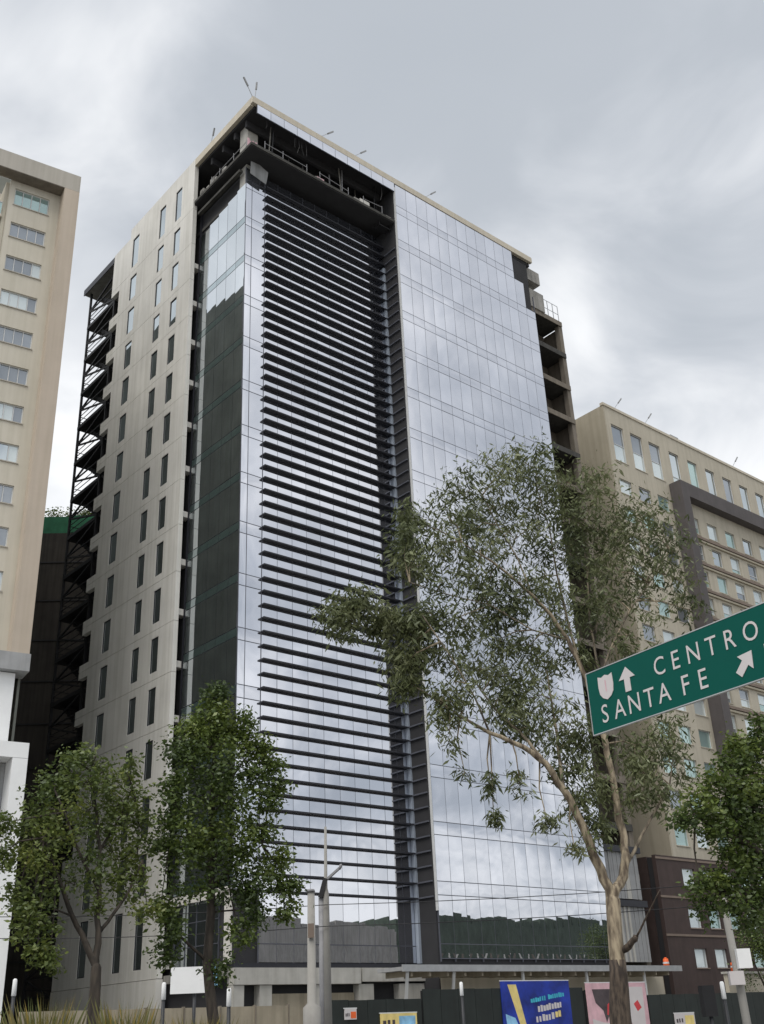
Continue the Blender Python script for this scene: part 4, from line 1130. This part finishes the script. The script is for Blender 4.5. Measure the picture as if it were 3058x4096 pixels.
# ------------------------------------------------------------------ trees
def tree(name, label, limbs, clumps, bark, leafmat, leaf, per, droop, twigs=True, seed=1, stub=None, rscale=1.0, spread=0.42, limb_bark=None, squeeze=1.0):
    """limbs: polylines (x, y, z, radius); clumps: (centre, rx, rz, density). Crown = leaf blades round real twigs."""
    rnd = random.Random(seed)
    limbs = [[(*q[:3], q[3] * rscale) for q in L] for L in limbs]
    base = Vector(limbs[0][0][:3]); base.z = 0.0
    root = thing(name, label, 'tree', base)
    def loc(p): return (p[0] - base.x, p[1] - base.y, p[2])
    t = MB()
    first = [tuple(loc(p)) + (p[3],) for p in limbs[0]]
    x0, y0, z0, r0_ = first[0]
    tip = first[-1]
    t.tube([(x0, y0, 0.0, r0_ * 1.3), (x0, y0, z0 * 0.3, r0_ * 1.08)] + first + [(tip[0], tip[1], tip[2] + tip[3] * 0.6, tip[3] * 0.75), (tip[0], tip[1], tip[2] + tip[3] * 1.1, tip[3] * 0.2)], 12, True, 0.05)
    t.build('trunk', bark, root, True)
    skel = []
    for li, L in enumerate(limbs[1:]):
        pts = [tuple(loc(p)) + (p[3],) for p in L]
        fine = []
        if (Vector(pts[0][:3]) - Vector(tip[:3])).length < 0.05:      # a fork: root the limb inside the trunk
            pv = first[-2]; q_ = min(1.0, 0.7 / max(0.1, tip[2] - pv[2]))
            r_in = tip[3] * 0.8
            pts = [tuple(tip[k] * (1 - q_) + pv[k] * q_ for k in range(3)) + (r_in,), pts[0][:3] + (max(pts[0][3], tip[3] * 0.78),)] + pts[1:]
        for i in range(len(pts) - 1):
            a, b = pts[i], pts[i + 1]
            for s in range(3):
                q = s / 3
                j = a[3] * 0.35 if (i or s) else 0
                fine.append(tuple(a[k] * (1 - q) + b[k] * q + (rnd.uniform(-j, j) if k < 3 else 0) for k in range(4)))
        fine.append(pts[-1])
        mt = bark
        if limb_bark and max(q[3] for q in pts) < 0.075: mt = limb_bark
        if stub and li in stub: mt = 'bark_stub'
        MB().tube(fine, 8, True, 0.05).build('limb', mt, root, True)
        skel += [Vector(p[:3]) for p in fine]
    skel += [Vector(p[:3]) for p in first]
    tw = MB(); V = []; F = []; T = []
    for (c, rx, rz, den) in clumps:
        c = Vector(loc(c)); rx *= squeeze; rz *= squeeze
        if twigs:
            if rx < 0.26:                                  # hanging spray: carried from above
                near = min(skel, key=lambda s: math.hypot(s.x - c.x, s.y - c.y) * 2.5 + abs(s.z - c.z) * 0.5 + (5 if s.z < c.z else 0))
            else:
                near = min(skel, key=lambda s: (s - c).length + (0.6 if s.z > c.z + rz else 0))
            mid = (near + c) / 2 + Vector((rnd.uniform(-.1, .1), rnd.uniform(-.1, .1), rnd.uniform(0.0, .2)))
            tw.tube([(*near, 0.022), (*mid, 0.016), (*c, 0.008)], 5)
        n = max(6, int(per * min(den, 0.55 + 0.45 * den)))
        ends = []
        for q in range(max(3, int(7 * den + 3))):
            # sprays: each a bunch of leaves hung along a short shoot
            while True:
                d = Vector((rnd.uniform(-1, 1), rnd.uniform(-1, 1), rnd.uniform(-1, 1)))
                if d.length <= 1: break
            ends.append((c + Vector((d.x * rx, d.y * rx * 1.1, d.z * rz)), rnd.random()))
            if twigs and q % 2 == 0:
                tw.tube([(*c, 0.008), (*ends[-1][0], 0.004)], 4, False)
        bright = rnd.uniform(-0.26, 0.26)
        for i in range(n):
            e_, et = ends[rnd.randrange(len(ends))]
            sp_ = spread * min(rx, rz) + 0.05
            p = e_ + Vector((rnd.gauss(0, sp_), rnd.gauss(0, sp_), rnd.gauss(0, sp_ * 0.9)))
            L = leaf[0] * rnd.choice((0.55, 0.75, 0.95, 1.1, 1.35)) * rnd.uniform(0.85, 1.15); W = L * leaf[1] / leaf[0] * rnd.uniform(0.75, 1.25)
            a = rnd.uniform(0, 2 * math.pi)
            d = Vector((math.cos(a), math.sin(a), rnd.uniform(-0.9, 0.6) - droop)).normalized()
            s = d.cross(Vector((rnd.uniform(-1, 1), rnd.uniform(-1, 1), rnd.uniform(-1, 1))))
            if s.length < 1e-3: continue
            s.normalize()
            k = len(V)
            V += [tuple(p), tuple(p + d * L * 0.45 + s * W / 2), tuple(p + d * L), tuple(p + d * L * 0.45 - s * W / 2)]
            F.append((k, k + 1, k + 2, k + 3))
            v = min(1, max(0, 0.42 + bright + 0.22 * (et - 0.5) + rnd.gauss(0, 0.12)))
            T += [v] * 4
    if tw.v:
        tag(tw.build('twigs', bark, root), kind='stuff')
    me = bpy.data.meshes.new('crown')
    me.from_pydata(V, [], F)
    at = me.attributes.new('tint', 'FLOAT', 'POINT')
    at.data.foreach_set('value', T)
    me.materials.append(MATS[leafmat])
    link('crown', me, root)
    return root
tree('eucalyptus_tree', 'tall sparse eucalyptus with pale forked trunk and drooping grey green leaves', EUC_LIMBS, EUC_CLUMPS, 'bark_eucalyptus', 'leaf_eucalyptus', (0.17, 0.042), 760, 0.75, seed=3, stub=(12, 13), rscale=0.62, spread=0.3, limb_bark='bark_limb', squeeze=0.95)
tree('young_ash_tree', 'bushy yellow green street tree with dark forked trunk before the beige side wall', BRO_LIMBS, BRO_CLUMPS, 'bark_dark', 'leaf_yellowgreen', (0.095, 0.046), 430, 0.3, seed=5, spread=0.24, rscale=0.66, squeeze=0.84)
tree('conical_ash_tree', 'dense dark green pointed street tree in front of the tower corner', COL_LIMBS, COL_CLUMPS, 'bark_dark', 'leaf_deepgreen', (0.095, 0.05), 600, 0.3, seed=8, spread=0.25, rscale=0.68, squeeze=0.86)
tree('dense_laurel_tree', 'dense deep green tree reaching in under the green road sign', DEN_LIMBS, DEN_CLUMPS, 'bark_dark', 'leaf_deepgreen', (0.085, 0.046), 560, 0.2, seed=11, spread=0.24, squeeze=0.85)
et = bpy.data.objects['eucalyptus_tree']
ts = [(0.0, 0, 0, .30), (0.0, 0, 1.0, .235), (0.0, 0, 1.72, .21), (0.06, 0, 2.2, .195), (0.08, 0, 2.46, .185), (0.09, 0, 2.75, .172)]
MB().tube(ts, 14, True, 0.07).build('rough_bark', 'bark_stub', et, True)
# treetops behind the netted roof
rnd = random.Random(2)
for i, (x, lab) in enumerate(((-33.6, 'pale green treetop rising behind the green roof netting next to the cream block'), (-30.6, 'pale green treetop rising behind the green roof netting next to the steel stair'))):
    lm = [[(x, 99, 45.5, .2), (x, 99, 47.5, .14), (x, 99, 49.0, .08)], [(x, 99, 48.0, .07), (x + 1.0, 99, 50.0, .03)], [(x, 99, 48.0, .07), (x - 0.9, 99, 49.8, .03)]]
    cl = [((x + rnd.uniform(-1.6, 1.6), 99 + rnd.uniform(-1, 1), 50.6 + rnd.uniform(-0.9, 1.2)), 0.8, 0.7, 1.0) for _ in range(12)]
    tr = tree('roof_tree', lab, lm, cl, 'bark_dark', 'leaf_yellowgreen', (0.24, 0.13), 110, 0.1, seed=20 + i)
# tall grasses in the planter at the kerb
pl = thing('planter', 'low concrete planter wall carrying dry grasses under the street trees', 'planter', (-6.2, 19.4, 0), R(2))
box('wall', 'raw_concrete', pl, -3.6, 3.6, -0.8, 0.8, 0.0, 0.75)
box('soil', 'soil', pl, -3.45, 3.45, -0.65, 0.65, 0.752, 0.80)
V = []; F = []; T = []
for i in range(5200):
    x = rnd.uniform(-3.4, 3.4); y = rnd.uniform(-0.6, 0.6)
    h = (0.55 + 0.45 * math.sin(x * 2.1 + 1) ** 2 + 0.25 * math.sin(x * 5.3)) * rnd.uniform(0.6, 1.15) + 0.25
    a = rnd.uniform(0, 6.28); b = rnd.uniform(0.02, 0.2)
    k = len(V)
    w_ = 0.010
    V += [(x - w_, y, 0.8), (x + w_, y, 0.8), (x + math.cos(a) * b * h + w_ * .6, y + math.sin(a) * b * h, 0.8 + h * 0.6), (x + math.cos(a) * b * h * 2, y + math.sin(a) * b * h * 2, 0.8 + h)]
    F.append((k, k + 1, k + 2, k + 3)); T += [rnd.random()] * 4
me = bpy.data.meshes.new('grass'); me.from_pydata(V, [], F)
me.attributes.new('tint', 'FLOAT', 'POINT').data.foreach_set('value', T)
me.materials.append(MATS['leaf_dry'])
gr = link('grass', me, None, (-6.2, 19.4, 0), (0, 0, R(2)))
tag(gr, 'dry yellow green ornamental grass growing in the kerb planter', 'grass', kind='stuff')

# ------------------------------------------------------------------ road sign
SGX, SGY, SGR = 2.6158, 13.7549, math.atan2(-0.8299, 0.5579)
sg = thing('road_sign', 'green overhead road sign with white lettering CENTRO and SANTA FE', 'sign', (SGX, SGY, 0), SGR)
panel = MB().box(0.0, 4.4, 0.0, 0.03, 4.955, 5.765).build('panel', 'sign_green', sg)
ed = MB()
ed.box(-0.012, 4.412, -0.004, 0.034, 5.766, 5.778).box(-0.012, 4.412, -0.004, 0.034, 4.942, 4.954).box(-0.012, -0.001, -0.004, 0.034, 4.954, 5.766)
ed.build('edge_trim', 'galvanised', sg)
def glyph(ch, cx, cz, h, wid=1.0, parent=sg, mat='sign_white', y=-0.006, bold=0.0):
    cu = bpy.data.curves.new('letter', 'FONT')
    cu.body = ch; cu.size = 1.0; cu.offset = bold; cu.extrude = 0.0; cu.resolution_u = 4
    tmp = bpy.data.objects.new('tmp', cu); COL.objects.link(tmp)
    dg = bpy.context.evaluated_depsgraph_get()
    me = bpy.data.meshes.new_from_object(tmp.evaluated_get(dg))
    bpy.data.objects.remove(tmp)
    xs = [v.co.x for v in me.vertices]; ys = [v.co.y for v in me.vertices]
    mx_, mn_, tx, tn = max(xs), min(xs), max(ys), min(ys)
    s = h / (tx - tn)
    for v in me.vertices:
        v.co = Vector(((v.co.x - (mx_ + mn_) / 2) * s * wid, 0.0, (v.co.y - (tx + tn) / 2) * s))
    me.materials.clear(); me.materials.append(MATS[mat])
    return link('letter', me, parent, (cx, y, cz))
for ch, u in zip('CENTRO', (1.275, 1.545, 1.825, 2.105, 2.385, 2.68)):
    glyph(ch, u, 5.515, 0.225, 0.88)
for ch, u in zip('SANTAFE', (0.255, 0.52, 0.78, 1.04, 1.285, 1.635, 1.905)):
    glyph(ch, u, 5.175, 0.235, 0.88)
glyph('N', 2.90, 5.215, 0.20, 0.88)
MB().poly([(0.205, 5.665), (0.27, 5.645), (0.335, 5.668), (0.40, 5.645), (0.465, 5.665), (0.47, 5.52), (0.455, 5.43), (0.41, 5.375), (0.335, 5.34), (0.26, 5.375), (0.215, 5.43), (0.20, 5.52)], -0.008, -0.002).build('shield_mark', 'sign_white', sg)
glyph('1', 0.335, 5.52, 0.15, 0.9, mat='pink_print', y=-0.010)
MB().poly([(0.715, 5.665), (0.855, 5.515), (0.765, 5.515), (0.765, 5.345), (0.665, 5.345), (0.665, 5.515), (0.575, 5.515)], -0.008, -0.002).build('arrow', 'sign_white', sg)
c_, s_ = math.cos(R(-45)), math.sin(R(-45))
ar = [(0, 0.16), (0.135, 0.0), (0.05, 0.0), (0.05, -0.16), (-0.05, -0.16), (-0.05, 0.0), (-0.135, 0.0)]
MB().poly([(2.53 + x * c_ - z * s_, 5.185 + x * s_ + z * c_) for x, z in ar], -0.008, -0.002).build('arrow', 'sign_white', sg)
MB().tube([(0.4, 0.10, 5.16, 0.04), (6.6, 0.10, 5.16, 0.06)], 10).build('support_arm', 'galvanised', sg, True)
MB().tube([(0.4, 0.10, 5.58, 0.04), (6.6, 0.10, 5.58, 0.06)], 10).build('support_arm', 'galvanised', sg, True)
MB().tube([(6.6, 0.10, 0.0, 0.16), (6.6, 0.10, 6.2, 0.13)], 14).build('post', 'galvanised', sg, True)

# ------------------------------------------------------------------ hoarding with posters
def hpanel(x0, x1, top, y=-10.0):
    n = max(1, round((x1 - x0) / 1.22)); w = (x1 - x0) / n
    for i in range(n):
        MB().box(x0 + i * w + 0.01, x0 + (i + 1) * w - 0.01, y, y + 0.04, 0.12, top + random.uniform(-0.02, 0.02)).build('board', 'hoarding_dark', hd)
    for i in range(n + 1):
        MB().box(x0 + i * w - 0.03, x0 + i * w + 0.03, y + 0.05, y + 0.12, 0.12, top - 0.05).build('post', 'steel_black', hd)
hd = thing('site_hoarding', 'dark plywood hoarding closing off the site in front of the tower', 'hoarding', (CX, CY, 0), YAW)
hpanel(-1.1, 4.6, 3.03); hpanel(4.7, 16.8, 3.43); hpanel(16.9, 22.5, 3.3, -10.03); hpanel(22.6, 46.0, 2.96)
def poster(name, label, x0, x1, z0, z1, mat, y=-10.0):
    o = thing(name, label, 'poster', wpt(x0, y, 0), YAW)
    MB().box(0, x1 - x0, -0.06, -0.01, z0, z1).build('board', mat, o)
    MB().box(-0.04, x1 - x0 + 0.04, -0.05, -0.005, z1 + 0.002, z1 + 0.05).build('frame', 'alu_white', o)
    return o
def word(o, x, z, w, h, mat, rise=0.12, n=5, y=-0.066, rs=0):
    """a line of unreadable print: letter-sized blocks climbing to the right"""
    rn = random.Random(rs); m = MB(); cw = w / n
    for i in range(n):
        a = x + i * cw; b = z + rise * i * cw
        hh = h * rn.uniform(0.8, 1.05)
        m.box(a, a + cw * rn.uniform(0.55, 0.9), y, y + 0.003, b + h * rn.uniform(-0.04, 0.04), b + hh)
    return m.build('print', mat, o)
pb = poster('blue_poster', 'large blue advertising poster with yellow beam and white lettering on the dark hoarding', 10.2, 15.6, 0.5, 3.76, 'blue_print')
MB().poly([(0.5, 3.6), (1.15, 3.6), (1.75, 1.5), (1.3, 1.5)], -0.066, -0.062).build('print', 'yellow_print', pb)
MB().poly([(0.2, 2.2), (0.9, 2.0), (1.2, 1.5), (2.4, 1.3), (1.9, 0.9), (0.3, 0.9)], -0.0645, -0.0615).build('print', 'paleblue_print', pb)
word(pb, 2.2, 2.70, 1.25, 0.22, 'cyan_print', 0.1, 7, rs=1); word(pb, 3.6, 2.86, 1.35, 0.22, 'cyan_print', 0.1, 8, rs=2)
word(pb, 2.7, 2.25, 2.0, 0.32, 'sign_white', 0.1, 9, rs=3); word(pb, 2.5, 1.75, 1.5, 0.32, 'sign_white', 0.1, 6, rs=4)
word(pb, 4.05, 1.95, 0.5, 0.3, 'yellow_print', 0.1, 2, rs=5); word(pb, 4.5, 1.35, 0.7, 0.15, 'cyan_print', 0.1, 4, rs=6)
pk = poster('pink_poster', 'large pale pink poster with dark and red figures behind the eucalyptus trunk', 16.95, 22.35, 0.5, 3.62, 'pink_print', -10.06)
MB().poly([(0.5, 3.3), (2.6, 3.3), (2.3, 2.6), (1.5, 1.6), (1.3, 2.2), (0.7, 2.6)], -0.066, -0.062).build('print', 'dark_print', pk)
MB().poly([(1.7, 2.5), (2.3, 2.8), (2.5, 2.3), (2.1, 1.8), (1.6, 2.0)], -0.070, -0.067).build('print', 'red_print', pk)
MB().poly([(4.1, 2.5), (4.5, 2.7), (4.8, 2.3), (4.4, 2.1)], -0.066, -0.062).build('print', 'red_print', pk)
MB().poly([(0.3, 1.8), (1.2, 1.6), (2.4, 1.5), (2.6, 0.7), (0.3, 0.7)], -0.066, -0.062).build('print', 'sign_white', pk)
MB().poly([(3.0, 3.4), (5.1, 3.4), (5.0, 1.2), (3.2, 1.6)], -0.0645, -0.0615).build('print', 'sign_white', pk)
for nm, lab, x0, x1, z0, z1, c0, c1 in (('small_notice', 'small white and orange notice on the lowest stretch of dark hoarding', -0.25, 0.45, 2.2, 2.65, 'sign_white', 'orange_plastic'),
                                        ('small_banner', 'small yellow and blue banner on the dark hoarding beside the blue poster', 1.9, 4.2, 1.7, 2.4, 'yellow_print', 'paleblue_print'),
                                        ('small_banner', 'small yellow and white banner on the dark hoarding beyond the pink poster', 24.9, 26.9, 1.2, 1.9, 'sign_white', 'yellow_print')):
    o = poster(nm, lab, x0, x1, z0, z1, c0)
    w = x1 - x0
    MB().box(w * 0.5, w * 0.95, -0.066, -0.062, z0 + 0.05, z1 - 0.12).build('print', c1, o)
    word(o, w * 0.06, z0 + (z1 - z0) * 0.3, w * 0.38, (z1 - z0) * 0.3, 'dark_print', 0, 3, rs=9)
# beige boundary wall left of the hoarding
bw = thing('boundary_wall', 'beige boundary wall with dark gate posts left of the dark hoarding', 'wall', (CX, CY, 0), YAW)
for i in range(7):
    MB().box(-14.5 + i * 1.9, -12.66 + i * 1.9, -7.0, -6.85, 0.12, 2.95).build('panel', 'hoarding_beige', bw)
    MB().box(-12.65 + i * 1.9, -12.61 + i * 1.9, -7.05, -6.8, 0.12, 3.0).build('joint_post', 'gap_wall', bw)

# ------------------------------------------------------------------ poles, lamps, boxes
po1 = thing('concrete_pole', 'stout pale concrete utility pole with widened base', 'pole', (-2.37, 30.0, 0))
MB().tube([(0, 0, 0, .24), (0, 0, 2.25, .23), (0, 0, 2.35, .12), (0.01, 0, 5.05, .095)], 14).build('shaft', 'pole_concrete', po1, True)
MB().tube([(0, 0, 5.05, .125), (0, 0, 5.12, .10)], 14).build('cap', 'steel_grey', po1, True)
MB().box(-0.07, 0.09, -0.17, -0.13, 3.9, 4.25).build('number_plate', 'brown_band', po1)
po2 = thing('lamp_mast', 'slim grey mast with thin upper tube and short fixture arm', 'pole', (-2.03, 31.0, 0))
MB().tube([(0, 0, 0, .13), (0, 0, 5.1, .085), (0, 0, 5.25, .05), (0.02, 0, 6.9, .035)], 12).build('shaft', 'pole_concrete', po2, True)
MB().tube([(-0.14, 0.02, 0, .09), (-0.13, 0.02, 5.0, .08)], 10).build('cable_duct', 'steel_grey', po2, True)
MB().bar((-0.15, -0.05, 5.0), (0.0, -0.05, 5.5), 0.12).build('bracket', 'steel_black', po2)
MB().bar((0.0, 0, 5.45), (0.42, -0.2, 5.75), 0.06).build('arm', 'steel_grey', po2)
MB().tube([(0.40, -0.2, 5.70, .03), (0.44, -0.2, 5.80, .05), (0.46, -0.2, 5.84, .02)], 10).build('fixture', 'steel_grey', po2, True)
def lamp_post(x, y, h, label):
    o = thing('lamp_post', label, 'lamp post', (x, y, 0), 0, 'short lamp posts along the kerb')
    MB().tube([(0, 0, 0, .07), (0, 0, h - 0.42, .045)], 10).build('post', 'post_dark', o, True)
    MB().tube([(0, 0, h - 0.42, .045), (0, 0, h - 0.40, .062), (0, 0, h - 0.03, .055), (0, 0, h, .03)], 12).build('lantern', 'white_paint', o, True)
    MB().tube([(0, 0, 0, .12), (0, 0, 0.12, .10)], 12).build('foot', 'post_dark', o, True)
    return o
lamp_post(-10.07, 30.0, 3.25, 'short dark lamp post with white lantern at the foot of the cream block')
lamp_post(-6.19, 30.0, 3.0, 'short dark lamp post with white lantern beside the white billboard')
lamp_post(-4.2, 28.0, 2.72, 'short dark lamp post with white lantern right of the pointed street tree trunk')
lamp_post(8.14, 30.0, 2.42, 'short dark lamp post with white lantern beside the pole carrying white boxes')
lamp_post(1.87, 38.0, 2.98, 'slim lamp post with white lantern before the dark hoarding left of the blue poster')
bl = thing('billboard', 'small blank white billboard on a post behind the pointed street tree', 'billboard', (-7.4, 40.0, 0), R(6))
MB().box(-0.62, 0.62, -0.04, 0.04, 3.08, 3.92).build('board', 'white_paint', bl)
MB().box(0.66, 0.98, 0.0, 0.05, 3.3, 3.9).build('side_board', 'paleblue_print', bl)
MB().tube([(0.2, 0.1, 0, .06), (0.2, 0.1, 3.5, .06)], 8).build('post', 'post_dark', bl, True)
rp_ = thing('meter_pole', 'grey slightly leaning pole carrying two white meter boxes', 'pole', (7.45, 26.0, 0))
MB().tube([(0.02, 0, 0, .10), (0, 0, 2.2, .09), (-0.06, 0, 4.25, .075)], 10).build('shaft', 'pole_concrete', rp_, True)
MB().box(-0.02, 0.28, -0.26, -0.1, 2.55, 2.95).build('meter_box', 'white_paint', rp_)
MB().box(-0.26, 0.06, -0.25, -0.1, 2.22, 2.5).build('meter_box', 'sign_white', rp_)
MB().bar((-0.1, 0, 4.1), (0.25, 0, 4.12), 0.05).build('crossarm', 'steel_grey', rp_)
tl = thing('traffic_signal', 'black traffic signal seen from behind on a dark post', 'traffic signal', (7.72, 30.0, 0), R(15))
MB().box(-0.17, 0.17, -0.1, 0.1, 1.62, 2.34).build('housing', 'steel_black', tl)
for i in range(3):
    MB().tube([(0, 0.1, 1.75 + i * 0.24, .09), (0, 0.26, 1.75 + i * 0.24, .10)], 10).build('visor', 'steel_black', tl, True)
MB().tube([(0, -0.02, 0, .05), (0, -0.02, 1.62, .05)], 8).build('post', 'post_dark', tl, True)
# bright safety items by the canopy end
for nm, lab, x, y, z, mt in (('safety_barrel', 'orange safety barrel at the far end of the entrance canopy', 34.0, -3.4, 4.87, 'orange_plastic'), ('safety_barrel', 'orange and white safety barrel on the coping of the low beige annex', 38.2, -6.05, 4.46, 'orange_plastic')):
    o = thing(nm, lab, 'barrel', wpt(x, y, z), YAW, 'orange safety barrels')
    MB().tube([(0, 0, 0, .24), (0, 0, 0.35, .21), (0, 0, 0.6, .17)], 12).build('body', mt, o, True)
    MB().tube([(0, 0, 0.26, .225), (0, 0, 0.38, .215)], 12, False).build('band', 'sign_white', o, True)
    MB().tube([(0, 0, 0.6, .10), (0, 0, 0.68, .08)], 10).build('handle', mt, o, True)
# dark shrub tree between annex and canopy
q = wpt(38.0, -8.5)
lm = [[(q[0], q[1], 1.0, .15), (q[0], q[1], 3.0, .12), (q[0], q[1], 4.0, .09)], [(q[0], q[1], 3.0, .08), (q[0] + 1.0, q[1], 5.5, .03)], [(q[0], q[1], 3.0, .08), (q[0] - 0.8, q[1], 5.6, .03)]]
cl = [((q[0] + rnd.uniform(-1.6, 1.6), q[1] + rnd.uniform(-1.2, 1.2), rnd.uniform(3.2, 8.2)), 0.75, 0.7, 1.0) for _ in range(22)]
tree('courtyard_tree', 'small dark green tree between the tower canopy and the brown podium', lm, cl, 'bark_dark', 'leaf_deepgreen', (0.16, 0.09), 260, 0.2, seed=31)

# overhead cables along the kerb
for lab, dz in (('upper thin black utility cable sagging along the street past the slim mast', 0.55), ('lower thin black utility cable sagging along the street past the slim mast', 0.0)):
    pts = []
    ends = [(-17.0, 30.6, 4.75), (-2.03, 30.86, 4.25), (17.0, 31.4, 4.9)]
    for a, b in zip(ends, ends[1:]):
        for i in range(9):
            q = i / 8; s = -0.25 * 4 * q * (1 - q)
            pts.append((a[0] + (b[0] - a[0]) * q, a[1] + (b[1] - a[1]) * q, a[2] + (b[2] - a[2]) * q + s + dz, 0.011))
    tag(MB().tube(pts, 5).build('utility_cable', 'steel_black', None, True), lab, 'cable', 'utility cables')
